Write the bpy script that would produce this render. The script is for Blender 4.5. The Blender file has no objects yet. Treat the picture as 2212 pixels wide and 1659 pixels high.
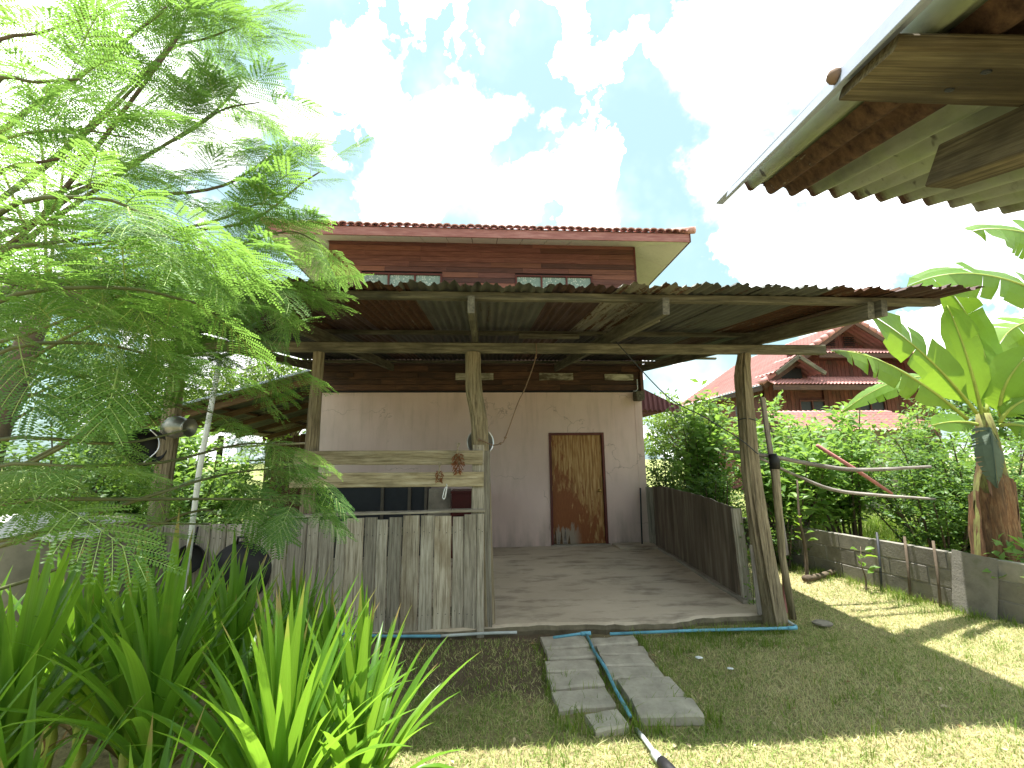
import bpy, math, random
import numpy as np
from mathutils import Matrix, Vector

random.seed(7)
rng = np.random.default_rng(7)
S = bpy.context.scene
COL = S.collection
R = math.radians

# ------------------------------------------------------------------ camera, sky, sun, exposure
cam_d = bpy.data.cameras.new('camera')
cam = bpy.data.objects.new('camera', cam_d)
COL.objects.link(cam)
cam_d.sensor_width = 36.0
cam_d.lens = 36.0 * 930.0 / 2212.0
cam_d.clip_start = 0.05
cam_d.clip_end = 600.0
YAW, PITCH, ROLL, EYE = R(3.7), math.atan(161.0 / 930.0), 0.0108, 1.64
_f = Vector((math.sin(YAW) * math.cos(PITCH), math.cos(YAW) * math.cos(PITCH), math.sin(PITCH)))
_r = Vector((math.cos(YAW), -math.sin(YAW), 0))
_u = _r.cross(_f)
_r2 = _r * math.cos(ROLL) - _u * math.sin(ROLL)
_u2 = _u * math.cos(ROLL) + _r * math.sin(ROLL)
cam.matrix_world = Matrix(((_r2.x, _u2.x, -_f.x, 0), (_r2.y, _u2.y, -_f.y, 0), (_r2.z, _u2.z, -_f.z, EYE), (0, 0, 0, 1)))
S.camera = cam

SUN_DIR = Vector((-0.045, 0.05, 1.0)).normalized()        # towards the sun: almost overhead, a little behind the porch
SUN_ELEV = math.asin(SUN_DIR.z)
SUN_AZ = math.atan2(SUN_DIR.x, SUN_DIR.y)

sun_d = bpy.data.lights.new('sun', 'SUN')
sun_d.energy = 4.1
sun_d.angle = R(0.5)
sun_d.color = (1.0, 0.97, 0.92)
sun = bpy.data.objects.new('sun', sun_d)
COL.objects.link(sun)
sun.rotation_euler = SUN_DIR.to_track_quat('Z', 'Y').to_euler()

S.view_settings.view_transform = 'Standard'
S.view_settings.look = 'None'
S.view_settings.gamma = 1.0
S.view_settings.use_curve_mapping = False
S.view_settings.exposure = 1.82
S.render.engine = 'CYCLES'
S.cycles.max_bounces = 10
S.cycles.diffuse_bounces = 5
S.cycles.transmission_bounces = 6
S.cycles.transparent_max_bounces = 6
S.cycles.sample_clamp_indirect = 8.0
try:
    S.cycles.use_denoising = True
    S.cycles.denoiser = 'OPENIMAGEDENOISE'
except Exception:
    pass


class NT:
    """small wrapper for node trees"""
    def __init__(s, tree):
        s.t = tree
        tree.nodes.clear()

    def n(s, typ, ins=None, **props):
        nd = s.t.nodes.new(typ)
        for k, v in props.items():
            setattr(nd, k, v)
        for k, v in (ins or {}).items():
            s.put(nd.inputs[k], v)
        return nd

    def put(s, sock, v):
        if isinstance(v, bpy.types.NodeSocket):
            s.t.links.new(v, sock)
        elif isinstance(v, bpy.types.Node):
            s.t.links.new(v.outputs[0], sock)
        else:
            if isinstance(v, tuple) and len(v) == 3 and sock.type == 'RGBA':
                v = v + (1.0,)
            sock.default_value = v

    def math(s, op, a, b=0.0, clamp=False):
        return s.n('ShaderNodeMath', {0: a, 1: b}, operation=op, use_clamp=clamp).outputs[0]

    def mix(s, f, a, b, blend='MIX'):
        nd = s.n('ShaderNodeMix', data_type='RGBA', blend_type=blend)
        s.put(nd.inputs[0], f)
        s.put(nd.inputs[6], a)
        s.put(nd.inputs[7], b)
        return nd.outputs[2]

    def ramp(s, f, stops, interp='LINEAR'):
        nd = s.n('ShaderNodeValToRGB')
        cr = nd.color_ramp
        cr.interpolation = interp
        while len(cr.elements) < len(stops):
            cr.elements.new(0.5)
        for e, (p, c) in zip(cr.elements, stops):
            e.position = p
            e.color = (c, c, c, 1) if isinstance(c, (int, float)) else tuple(c) + (1.0,)
        s.put(nd.inputs[0], f)
        return nd.outputs[0]

    def rng(s, v, a, b, c=0.0, d=1.0, smooth=False):
        nd = s.n('ShaderNodeMapRange', {0: v, 1: a, 2: b, 3: c, 4: d})
        nd.clamp = True
        if smooth:
            nd.interpolation_type = 'SMOOTHSTEP'
        return nd.outputs[0]

    def noise(s, vec, scale, detail=4.0, rough=0.55, w=None, out=0):
        nd = s.n('ShaderNodeTexNoise', {'Scale': scale, 'Detail': detail, 'Roughness': rough})
        if vec is not None:
            s.put(nd.inputs['Vector'], vec)
        if w is not None:
            nd.noise_dimensions = '4D'
            s.put(nd.inputs['W'], w)
        return nd.outputs[out]

    def scaled(s, vec, sx, sy, sz):
        return s.n('ShaderNodeVectorMath', {0: vec, 1: (sx, sy, sz)}, operation='MULTIPLY').outputs[0]


# sky: Nishita with cumulus clouds (direction, angular radius)
world = bpy.data.worlds.new('World')
S.world = world
world.use_nodes = True
w = NT(world.node_tree)
sky = w.n('ShaderNodeTexSky', sky_type='NISHITA')
sky.sun_disc = False
sky.sun_elevation = SUN_ELEV
sky.sun_rotation = SUN_AZ
sky.air_density = 1.3
sky.dust_density = 2.0
sky.ozone_density = 0.6
tc = w.n('ShaderNodeTexCoord').outputs['Generated']
BLOBS = [((-0.15, 0.746, 0.648), 0.128), ((-0.063, 0.787, 0.613), 0.181), ((0.042, 0.822, 0.568), 0.160), ((-0.235, 0.78, 0.58), 0.064),
         ((-0.124, 0.843, 0.523), 0.212), ((0.54, 0.606, 0.6), 0.3), ((0.342, 0.601, 0.722), 0.12), ((0.504, 0.717, 0.482), 0.14),
         ((0.67, 0.58, 0.463), 0.263), ((0.216, 0.673, 0.707), 0.086), ((-0.085, 0.663, 0.744), 0.038), ((0.272, 0.798, 0.538), 0.085),
         ((-0.598, 0.573, 0.56), 0.273), ((-0.673, 0.619, 0.405), 0.212), ((0.786, 0.595, 0.168), 0.139), ((-0.492, 0.858, 0.148), 0.128),
         ((0.431, 0.883, 0.183), 0.128), ((-0.8, -0.4, 0.45), 0.4), ((0.6, -0.6, 0.5), 0.45), ((0.9, 0.1, 0.4), 0.3), ((-0.2, -0.8, 0.6), 0.3), ((-0.2, 0.1, 0.97), 0.2)]
warp = w.n('ShaderNodeVectorMath', {0: w.noise(tc, 5.0, 6.0, 0.55, None, 1), 1: (0.5, 0.5, 0.5)}, operation='SUBTRACT').outputs[0]
wtc = w.n('ShaderNodeVectorMath', {0: tc, 1: w.scaled(warp, 0.22, 0.22, 0.22)}, operation='ADD').outputs[0]
acc = None
for d, rad in BLOBS:
    v = Vector(d).normalized()
    dot = w.n('ShaderNodeVectorMath', {0: wtc, 1: tuple(v)}, operation='DOT_PRODUCT').outputs['Value']
    m_ = w.rng(dot, math.cos(rad * 1.12), math.cos(rad * 0.55), 0, 1, True)
    acc = m_ if acc is None else w.math('MAXIMUM', acc, m_)
fb = w.noise(wtc, 5.5, 9.0, 0.56)
dens = w.math('ADD', w.math('MULTIPLY', acc, 0.75), w.math('MULTIPLY', w.math('SUBTRACT', fb, 0.5), 1.25))
mask = w.math('POWER', w.rng(dens, 0.0, 0.85, 0, 1, True), 2.6)
thin = w.math('MULTIPLY', w.rng(w.noise(tc, 2.6, 5.0, 0.6), 0.45, 0.75, 0, 1, True), 0.3)
mask = w.math('MAXIMUM', mask, thin)
shade = w.rng(w.noise(wtc, 6.0, 7.0, 0.6), 0.36, 0.62, 3.7, 8.4)
cloud = w.n('ShaderNodeCombineColor', {0: shade, 1: shade, 2: shade}).outputs[0]
hazy = w.mix(0.6, w.mix(1.0, sky.outputs[0], (0.28, 0.42, 0.35), 'MULTIPLY'), (1.75, 2.35, 2.5))
cl = w.mix(mask, hazy, cloud)
bg = w.n('ShaderNodeBackground', {'Color': cl, 'Strength': 0.14})
w.t.links.new(bg.outputs[0], w.n('ShaderNodeOutputWorld').inputs[0])

# ------------------------------------------------------------------ object helpers
WORLD = {}


def place(o, parent=None, M=None):
    COL.objects.link(o)
    M = M if M is not None else Matrix.Identity(4)
    if parent is not None:
        o.parent = parent
        o.matrix_parent_inverse = WORLD[parent].inverted()
    o.matrix_basis = M
    WORLD[o] = M
    return o


def tag(o, label=None, cat=None, group=None, kind=None):
    if label:
        o['label'] = label
    if cat:
        o['category'] = cat
    if group:
        o['group'] = group
    if kind:
        o['kind'] = kind
    return o


def thing(name, label, cat, loc=(0, 0, 0), group=None):
    o = bpy.data.objects.new(name, None)
    o.empty_display_size = 0.2
    place(o, None, Matrix.Translation(Vector(loc)))
    return tag(o, label, cat, group)


def mesh(name, V, F, m=None, smooth=False):
    me = bpy.data.meshes.new(name)
    me.from_pydata([tuple(v) for v in V], [], [tuple(f) for f in F])
    if m is not None:
        me.materials.append(m)
    if smooth:
        me.polygons.foreach_set('use_smooth', [True] * len(me.polygons))
    me.update()
    return me


def npmesh(name, V, F, m=None, smooth=False):
    """V (n,3) array, F (k, 3 or 4) array"""
    V = np.asarray(V, dtype=np.float32)
    F = np.asarray(F, dtype=np.int32)
    me = bpy.data.meshes.new(name)
    me.vertices.add(len(V))
    me.vertices.foreach_set('co', V.ravel())
    k = F.shape[1]
    me.loops.add(F.size)
    me.loops.foreach_set('vertex_index', F.ravel())
    me.polygons.add(len(F))
    me.polygons.foreach_set('loop_start', np.arange(0, F.size, k, dtype=np.int32))
    me.polygons.foreach_set('loop_total', np.full(len(F), k, dtype=np.int32))
    if smooth:
        me.polygons.foreach_set('use_smooth', np.ones(len(F), dtype=bool))
    if m is not None:
        me.materials.append(m)
    me.update(calc_edges=True)
    me.validate()
    return me


def obj(name, me, parent=None, M=None, kind=None):
    o = bpy.data.objects.new(name, me)
    place(o, parent, M)
    if kind:
        o['kind'] = kind
    return o


def frame(p0, p1, up=(0, 0, 1)):
    """matrix with local X from p0 to p1, local Z near up"""
    p0, p1 = Vector(p0), Vector(p1)
    x = (p1 - p0).normalized()
    up = Vector(up)
    y = up.cross(x)
    if y.length < 1e-4:
        y = Vector((0, 1, 0)).cross(x)
    y.normalize()
    z = x.cross(y)
    return Matrix(((x.x, y.x, z.x, p0.x), (x.y, y.y, z.y, p0.y), (x.z, y.z, z.z, p0.z), (0, 0, 0, 1)))


def bar(name, p0, p1, wid, thk, m, parent=None, up=(0, 0, 1), segs=3, jit=0.0, ch=None, kind=None, taper=1.0, bow=0.0):
    """a chamfered timber: local X along it, wid along local Y, thk along local Z"""
    L = (Vector(p1) - Vector(p0)).length
    c = ch if ch is not None else min(wid, thk) * 0.1
    V, F = [], []
    rr = random.Random(hash((round(L, 3), name, round(p0[0], 3), round(p0[1], 3), round(p0[2], 3))) & 0xffff)
    for i in range(segs + 1):
        t = i / segs
        k = 1 + (taper - 1) * t
        a, b = wid / 2 * k + rr.uniform(-jit, jit), thk / 2 * k + rr.uniform(-jit, jit) * 0.5
        oy, oz = rr.uniform(-jit, jit) + bow * math.sin(math.pi * t), rr.uniform(-jit, jit) * 0.5
        x = L * t
        if jit and i in (0, segs):
            x += rr.uniform(-jit, jit)
        for (y, z) in ((-a + c, -b), (a - c, -b), (a, -b + c), (a, b - c), (a - c, b), (-a + c, b), (-a, b - c), (-a, -b + c)):
            V.append((x, y + oy, z + oz))
    for i in range(segs):
        for j in range(8):
            F.append((i * 8 + j, i * 8 + (j + 1) % 8, i * 8 + 8 + (j + 1) % 8, i * 8 + 8 + j))
    F.append(tuple(range(7, -1, -1)))
    F.append(tuple(segs * 8 + j for j in range(8)))
    return obj(name, mesh(name, V, F, m), parent, frame(p0, p1, up), kind)


def box(name, x0, x1, y0, y1, z0, z1, m, parent=None, ch=0.004, kind=None):
    """axis-aligned bar with its long axis along X (local X = world X)"""
    return bar(name, (x0, (y0 + y1) / 2, (z0 + z1) / 2), (x1, (y0 + y1) / 2, (z0 + z1) / 2), y1 - y0, z1 - z0, m, parent, ch=ch, segs=1, kind=kind)


def tube_geo(pts, rad, sides=8, cap=True):
    pts = [Vector(p) for p in pts]
    n = len(pts)
    rad = rad if isinstance(rad, (list, tuple)) else [rad] * n
    V, F = [], []
    prev = None
    for i, p in enumerate(pts):
        d = (pts[min(i + 1, n - 1)] - pts[max(i - 1, 0)]).normalized()
        a = prev - d * prev.dot(d) if prev is not None else d.orthogonal()
        if a.length < 1e-5:
            a = d.orthogonal()
        a.normalize()
        prev = a
        b = d.cross(a)
        for j in range(sides):
            t = 2 * math.pi * j / sides
            V.append(p + (a * math.cos(t) + b * math.sin(t)) * rad[i])
    for i in range(n - 1):
        for j in range(sides):
            F.append((i * sides + j, i * sides + (j + 1) % sides, (i + 1) * sides + (j + 1) % sides, (i + 1) * sides + j))
    if cap:
        F.append(tuple(range(sides - 1, -1, -1)))
        F.append(tuple((n - 1) * sides + j for j in range(sides)))
    return V, F


def tube(name, pts, rad, m, parent=None, sides=8, kind=None):
    V, F = tube_geo(pts, rad, sides)
    return obj(name, mesh(name, V, F, m, True), parent, None, kind)


def smooth_pts(pts, k=4):
    """Catmull-Rom through the points"""
    P = [Vector(p) for p in pts]
    P = [P[0] * 2 - P[1]] + P + [P[-1] * 2 - P[-2]]
    out = []
    for i in range(1, len(P) - 2):
        for j in range(k):
            t = j / k
            a, b, c, d = P[i - 1], P[i], P[i + 1], P[i + 2]
            out.append(0.5 * ((2 * b) + (c - a) * t + (2 * a - 5 * b + 4 * c - d) * t * t + (3 * b - a - 3 * c + d) * t ** 3))
    out.append(P[-2])
    return out


def lathe_geo(prof, n=24, cap0=True):
    V, F = [], []
    for (r, z) in prof:
        for j in range(n):
            t = 2 * math.pi * j / n
            V.append((r * math.cos(t), r * math.sin(t), z))
    for i in range(len(prof) - 1):
        for j in range(n):
            F.append((i * n + j, i * n + (j + 1) % n, (i + 1) * n + (j + 1) % n, (i + 1) * n + j))
    return V, F


def axis_matrix(loc, zdir, xhint=(1, 0, 0)):
    z = Vector(zdir).normalized()
    x = Vector(xhint) - z * Vector(xhint).dot(z)
    if x.length < 1e-4:
        x = z.orthogonal()
    x.normalize()
    y = z.cross(x)
    return Matrix(((x.x, y.x, z.x, loc[0]), (x.y, y.y, z.y, loc[1]), (x.z, y.z, z.z, loc[2]), (0, 0, 0, 1)))


# ------------------------------------------------------------------ materials
def new_mat(name):
    m = bpy.data.materials.new(name)
    m.use_nodes = True
    return m, NT(m.node_tree)


def finish(t, color, rough=0.8, bump=None, bstr=0.3, bdist=0.01, metal=0.0, spec=0.4, extra=None):
    ins = {'Base Color': color, 'Roughness': rough, 'Metallic': metal, 'Specular IOR Level': spec}
    p = t.n('ShaderNodeBsdfPrincipled', ins)
    if bump is not None:
        b = t.n('ShaderNodeBump', {'Height': bump, 'Strength': bstr, 'Distance': bdist})
        t.put(p.inputs['Normal'], b.outputs[0])
    out = p.outputs[0]
    if extra:
        out = extra(p)
    t.t.links.new(out, t.n('ShaderNodeOutputMaterial').inputs[0])


def wood(name, dark, mid, light, grain=16.0, var=0.35, stain=(0.03, 0.03, 0.02), stain_lo=0.52, stain_hi=0.75, rough=0.85, bstr=0.5, along='x', tint=None):
    m, t = new_mat(name)
    oc = t.n('ShaderNodeTexCoord').outputs['Object']
    rnd = t.n('ShaderNodeObjectInfo').outputs['Random']
    wv = t.math('MULTIPLY', rnd, 61.0)
    sx, sz = (1.3, grain) if along == 'x' else (grain, 1.3)
    v = t.scaled(oc, sx, grain, sz)
    n1 = t.noise(v, 2.4, 9.0, 0.7, wv)
    n2 = t.noise(t.scaled(oc, 1.0, 2.2, 2.2) if along == 'x' else t.scaled(oc, 2.2, 2.2, 1.0), 1.7, 5.0, 0.6, wv)
    n3 = t.noise(t.scaled(v, 1.0, 2.0, 2.0) if along == 'x' else t.scaled(v, 2.0, 2.0, 1.0), 2.2, 4.0, 0.6, wv)
    c = t.ramp(n1, [(0.33, dark), (0.5, mid), (0.66, light)])
    if tint is not None:
        c = t.mix(t.rng(rnd, 0.55, 0.95), c, tint)
        c = t.mix(0.4, c, t.ramp(n1, [(0.28, dark), (0.72, light)]))
    c = t.mix(t.math('MULTIPLY', t.rng(n3, 0.56, 0.64), 0.75), c, dark)
    c = t.mix(t.math('MULTIPLY', t.rng(n2, stain_lo, stain_hi), 0.85), c, stain)
    br = t.n('ShaderNodeHueSaturation', {'Hue': 0.5, 'Saturation': 1.0, 'Value': t.rng(t.math('FRACT', t.math('MULTIPLY', rnd, 7.31)), 0, 1, 1 - var, 1 + var), 'Color': c}).outputs[0]
    h = t.math('ADD', n1, t.math('MULTIPLY', n3, 0.6))
    finish(t, br, rough, h, bstr, 0.006)
    return m


M_beam = wood('weathered_beam_wood', (0.045, 0.041, 0.03), (0.115, 0.105, 0.075), (0.2, 0.185, 0.13), 14, 0.25, (0.035, 0.033, 0.024), 0.5, 0.68)
M_post = wood('rough_post_wood', (0.055, 0.042, 0.025), (0.24, 0.195, 0.125), (0.36, 0.31, 0.21), 20, 0.12, (0.12, 0.115, 0.06), 0.5, 0.8, bstr=0.9, along='z')
M_fence = wood('grey_fence_wood', (0.13, 0.115, 0.09), (0.31, 0.28, 0.23), (0.45, 0.42, 0.36), 26, 0.32, (0.14, 0.115, 0.075), 0.54, 0.8)
M_fence_pale = wood('pale_fence_wood', (0.16, 0.13, 0.09), (0.44, 0.39, 0.31), (0.6, 0.55, 0.46), 26, 0.15, (0.2, 0.15, 0.09), 0.5, 0.7)
M_rail = wood('rail_wood', (0.15, 0.12, 0.07), (0.33, 0.28, 0.18), (0.46, 0.41, 0.3), 15, 0.15, (0.12, 0.1, 0.06), 0.54, 0.75)
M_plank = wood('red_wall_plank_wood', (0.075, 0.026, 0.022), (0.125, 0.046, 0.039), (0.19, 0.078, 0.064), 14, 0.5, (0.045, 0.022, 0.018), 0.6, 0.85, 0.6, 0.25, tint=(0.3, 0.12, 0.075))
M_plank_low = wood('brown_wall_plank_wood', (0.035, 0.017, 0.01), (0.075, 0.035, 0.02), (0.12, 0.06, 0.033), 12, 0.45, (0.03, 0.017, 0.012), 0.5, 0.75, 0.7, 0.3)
M_fascia = wood('fascia_wood', (0.22, 0.075, 0.065), (0.3, 0.125, 0.11), (0.4, 0.2, 0.18), 10, 0.08, (0.1, 0.03, 0.03), 0.6, 0.85, 0.6, 0.2)
M_frame_red = wood('dark_red_frame_wood', (0.07, 0.015, 0.012), (0.11, 0.024, 0.02), (0.16, 0.04, 0.03), 12, 0.08, rough=0.55, bstr=0.15)
M_shed_wood = wood('orange_purlin_wood', (0.06, 0.035, 0.018), (0.12, 0.07, 0.035), (0.18, 0.11, 0.06), 12, 0.15)
M_farwood = wood('far_house_wood', (0.07, 0.02, 0.017), (0.12, 0.034, 0.028), (0.18, 0.06, 0.045), 8, 0.25, rough=0.7, bstr=0.1)
M_shed_plank = wood('mossy_roof_timber', (0.04, 0.03, 0.016), (0.15, 0.12, 0.065), (0.27, 0.23, 0.14), 44, 0.1, (0.035, 0.026, 0.014), 0.44, 0.58)
M_mount = wood('pale_stained_block', (0.1, 0.08, 0.05), (0.4, 0.38, 0.3), (0.55, 0.53, 0.44), 9, 0.1, (0.05, 0.035, 0.02), 0.46, 0.54)
M_stick = wood('grey_stick_wood', (0.12, 0.1, 0.085), (0.25, 0.22, 0.2), (0.38, 0.35, 0.32), 16, 0.2)


def metal_mat(name, zinc_d, zinc_l, rust_lo, rust_hi, rust_a=(0.045, 0.021, 0.014), rust_b=(0.105, 0.047, 0.025), moss=None, rough=0.6, metal=0.25, ends=0.0):
    m, t = new_mat(name)
    oc = t.n('ShaderNodeTexCoord').outputs['Object']
    rnd = t.math('MULTIPLY', t.n('ShaderNodeObjectInfo').outputs['Random'], 47.0)
    st = t.scaled(oc, 0.7, 5.0, 1.0)
    n1 = t.noise(st, 2.2, 6.0, 0.6, rnd)
    n2 = t.noise(oc, 34.0, 4.0, 0.7, rnd)
    n3 = t.noise(t.scaled(oc, 0.5, 9.0, 1.0), 2.0, 6.0, 0.65, rnd)
    base = t.mix(t.rng(n1, 0.3, 0.7), zinc_d, zinc_l)
    base = t.mix(t.math('MULTIPLY', t.rng(n2, 0.55, 0.75), 0.4), base, tuple(c * 0.55 for c in zinc_d))
    if moss:
        base = t.mix(t.math('MULTIPLY', t.rng(t.noise(oc, 6.0, 5.0, 0.6, rnd), 0.45, 0.65), 0.6), base, moss)
    rust = t.mix(t.rng(n2, 0.35, 0.65), rust_a, rust_b)
    rf = t.rng(t.math('ADD', n3, t.math('MULTIPLY', t.math('SUBTRACT', n2, 0.5), 0.35)), rust_lo, rust_hi)
    if ends:
        lx = t.n('ShaderNodeSeparateXYZ', {0: oc}).outputs[0]
        ly = t.n('ShaderNodeSeparateXYZ', {0: oc}).outputs[1]
        big = t.rng(t.noise(oc, 5.0, 3.0, 0.5, rnd), 0.36, 0.5)
        ef = t.rng(t.math('ADD', lx, t.math('MULTIPLY', n2, 0.09)), ends + 0.05, ends)
        rf = t.math('MAXIMUM', rf, t.math('MULTIPLY', ef, big))
        spots = t.rng(t.noise(oc, 17.0, 2.0, 0.5, rnd), 0.68, 0.72)
        base = t.mix(t.math('MULTIPLY', spots, 0.8), base, (0.05, 0.04, 0.03))
    c = t.mix(rf, base, rust)
    finish(t, c, t.rng(rf, 0, 1, rough, 0.95), n2, 0.15, 0.004, metal)
    return m


M_zinc = metal_mat('old_grey_zinc', (0.06, 0.062, 0.055), (0.15, 0.155, 0.135), 0.6, 0.72)
M_zinc_mix = metal_mat('streaky_rusted_zinc', (0.15, 0.145, 0.115), (0.32, 0.3, 0.24), 0.5, 0.58)
M_rust = metal_mat('dark_rusted_sheet', (0.1, 0.08, 0.06), (0.2, 0.16, 0.12), 0.3, 0.42)
M_rust_dark = metal_mat('purple_brown_rusted_sheet', (0.055, 0.035, 0.035), (0.11, 0.07, 0.065), 0.38, 0.6, (0.035, 0.02, 0.018), (0.085, 0.045, 0.032))
M_shaded_sheet = metal_mat('shade_darkened_old_sheet', (0.022, 0.022, 0.023), (0.05, 0.05, 0.05), 0.6, 0.75, (0.03, 0.018, 0.014), (0.06, 0.034, 0.022))  # old sheet with the shade under the porch roof put into its colour
M_shed_zinc = metal_mat('pale_mossy_zinc', (0.14, 0.155, 0.11), (0.4, 0.43, 0.34), 0.64, 0.72, moss=(0.27, 0.34, 0.15), rough=0.5, ends=0.07)
M_shed_rust = metal_mat('thick_rust_strip', (0.3, 0.27, 0.2), (0.5, 0.46, 0.36), 0.24, 0.34, (0.035, 0.017, 0.011), (0.125, 0.07, 0.04))
M_flash = metal_mat('bright_galvanised_strip', (0.27, 0.31, 0.4), (0.4, 0.44, 0.53), 0.85, 0.95, rough=0.5, metal=0.0)
M_awning = metal_mat('red_brown_awning_metal', (0.1, 0.035, 0.04), (0.16, 0.06, 0.065), 0.8, 0.95, rough=0.6)


def flat(name, col, rough=0.6, metal=0.0, var=0.2, scale=8.0, spec=0.4, bstr=0.15):
    m, t = new_mat(name)
    oc = t.n('ShaderNodeTexCoord').outputs['Object']
    rnd = t.math('MULTIPLY', t.n('ShaderNodeObjectInfo').outputs['Random'], 31.0)
    n1 = t.noise(oc, scale, 6.0, 0.6, rnd)
    n2 = t.noise(oc, scale * 6, 4.0, 0.6, rnd)
    a = tuple(c * (1 - var) for c in col)
    b = tuple(min(1, c * (1 + var)) for c in col)
    c = t.mix(t.rng(n1, 0.3, 0.7), a, b)
    c = t.mix(t.math('MULTIPLY', t.rng(n2, 0.55, 0.7), 0.25), c, tuple(x * 0.5 for x in col))
    finish(t, c, rough, n2, bstr, 0.003, metal, spec)
    return m


M_black = flat('sooty_black_iron', (0.012, 0.012, 0.013), 0.6)
M_alu = flat('dented_aluminium', (0.25, 0.25, 0.21), 0.4, 0.8)
M_steel = flat('stainless_steel', (0.6, 0.6, 0.6), 0.28, 0.9, 0.1)
M_white = flat('white_painted_metal', (0.72, 0.74, 0.76), 0.45, 0.0, 0.12)
M_pvc = flat('blue_pvc', (0.13, 0.36, 0.49), 0.5, 0.0, 0.35, 6.0)
M_pvc_pale = flat('dusty_pale_pvc', (0.42, 0.46, 0.46), 0.6, 0.0, 0.3, 5.0)
M_brass = flat('brass', (0.45, 0.3, 0.1), 0.35, 0.9)
M_dark = flat('dark_interior', (0.008, 0.008, 0.011), 0.7)
M_cab = flat('black_cabinet_panel', (0.02, 0.022, 0.03), 0.45)
M_cabframe = flat('grimy_cabinet_frame', (0.1, 0.085, 0.07), 0.7)
M_sack = flat('white_sack_cloth', (0.62, 0.6, 0.58), 0.9, 0, 0.15)
M_red = flat('red_plastic', (0.06, 0.004, 0.004), 0.5)
M_redpole = flat('faded_red_paint', (0.42, 0.17, 0.16), 0.7)
M_soffit = flat('cream_soffit_board', (0.78, 0.74, 0.65), 0.8, 0, 0.06, 3.0)
M_seed = flat('dry_red_seed', (0.2, 0.075, 0.03), 0.9)
M_rope = flat('brown_cord', (0.17, 0.11, 0.075), 0.9)
M_cable = flat('dark_cable', (0.03, 0.033, 0.04), 0.6)
M_cement = flat('rough_cement', (0.26, 0.23, 0.19), 0.95, 0, 0.35, 4.0, bstr=0.6)
M_paver = flat('concrete_paver', (0.38, 0.345, 0.285), 0.95, 0, 0.28, 7.0, bstr=0.5)
M_bark = flat('brown_bark', (0.1, 0.075, 0.05), 0.9, 0, 0.35, 12.0, bstr=0.6)
M_twig = flat('green_brown_twig', (0.1, 0.11, 0.045), 0.8, 0, 0.3)
M_frondstalk = flat('pale_green_leaf_stalk', (0.26, 0.36, 0.1), 0.6)
M_yellowstem = flat('yellow_green_stalk', (0.28, 0.34, 0.06), 0.7)

# red roof tiles
M_tile = flat('red_clay_tile', (0.5, 0.27, 0.23), 0.75, 0, 0.25, 3.0)
M_tile_far = flat('far_red_tile', (0.42, 0.2, 0.18), 0.7, 0, 0.2, 1.2)

# block wall
m, t = new_mat('grey_concrete_block')
oc = t.n('ShaderNodeTexCoord').outputs['Object']
rnd = t.n('ShaderNodeObjectInfo').outputs['Random']
n1 = t.noise(oc, 5.0, 6.0, 0.65, t.math('MULTIPLY', rnd, 40.0))
n2 = t.noise(oc, 60.0, 3.0, 0.6)
c = t.mix(t.rng(n1, 0.3, 0.7), (0.14, 0.13, 0.11), (0.29, 0.27, 0.23))
c = t.mix(t.math('MULTIPLY', t.rng(n1, 0.55, 0.68), 0.6), c, (0.1, 0.11, 0.06))
c = t.n('ShaderNodeHueSaturation', {'Value': t.rng(rnd, 0, 1, 0.75, 1.15), 'Color': c}).outputs[0]
finish(t, c, 0.95, n2, 0.5, 0.01)
M_block = m
M_mortar = flat('grey_mortar', (0.22, 0.21, 0.19), 0.95, 0, 0.2)

# pink plaster
m, t = new_mat('pink_plaster')
oc = t.n('ShaderNodeNewGeometry').outputs['Position']
n1 = t.noise(oc, 1.3, 6.0, 0.6)
n2 = t.noise(oc, 45.0, 4.0, 0.6)
n3 = t.noise(t.scaled(oc, 3.0, 3.0, 0.7), 1.5, 5.0, 0.6)
z = t.n('ShaderNodeSeparateXYZ', {0: oc}).outputs[2]
c = t.mix(t.rng(n1, 0.3, 0.7), (0.63, 0.475, 0.45), (0.71, 0.56, 0.525))
c = t.mix(t.math('MULTIPLY', t.rng(n3, 0.5, 0.72), 0.4), c, (0.46, 0.36, 0.31))
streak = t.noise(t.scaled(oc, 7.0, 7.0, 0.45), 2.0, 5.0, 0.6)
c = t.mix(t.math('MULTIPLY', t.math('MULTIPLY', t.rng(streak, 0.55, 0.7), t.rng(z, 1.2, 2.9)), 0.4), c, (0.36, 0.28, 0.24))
vor = t.n('ShaderNodeTexVoronoi', {'Vector': t.n('ShaderNodeVectorMath', {0: oc, 1: t.scaled(t.noise(oc, 2.5, 4.0, 0.6, None, 1), 0.5, 0.5, 0.5)}, operation='ADD').outputs[0], 'Scale': 0.75}, feature='DISTANCE_TO_EDGE').outputs['Distance']
c = t.mix(t.math('MULTIPLY', t.math('MULTIPLY', t.rng(vor, 0.006, 0.001), t.rng(n1, 0.48, 0.55)), 0.55), c, (0.25, 0.18, 0.16))
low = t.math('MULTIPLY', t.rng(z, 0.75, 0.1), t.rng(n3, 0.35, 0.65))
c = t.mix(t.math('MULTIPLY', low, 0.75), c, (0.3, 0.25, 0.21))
c = t.mix(t.math('MULTIPLY', t.rng(n2, 0.68, 0.75), 0.4), c, (0.28, 0.2, 0.17))
finish(t, c, 0.85, n2, 0.12, 0.004, 0, 0.25)
M_pink = m

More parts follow.
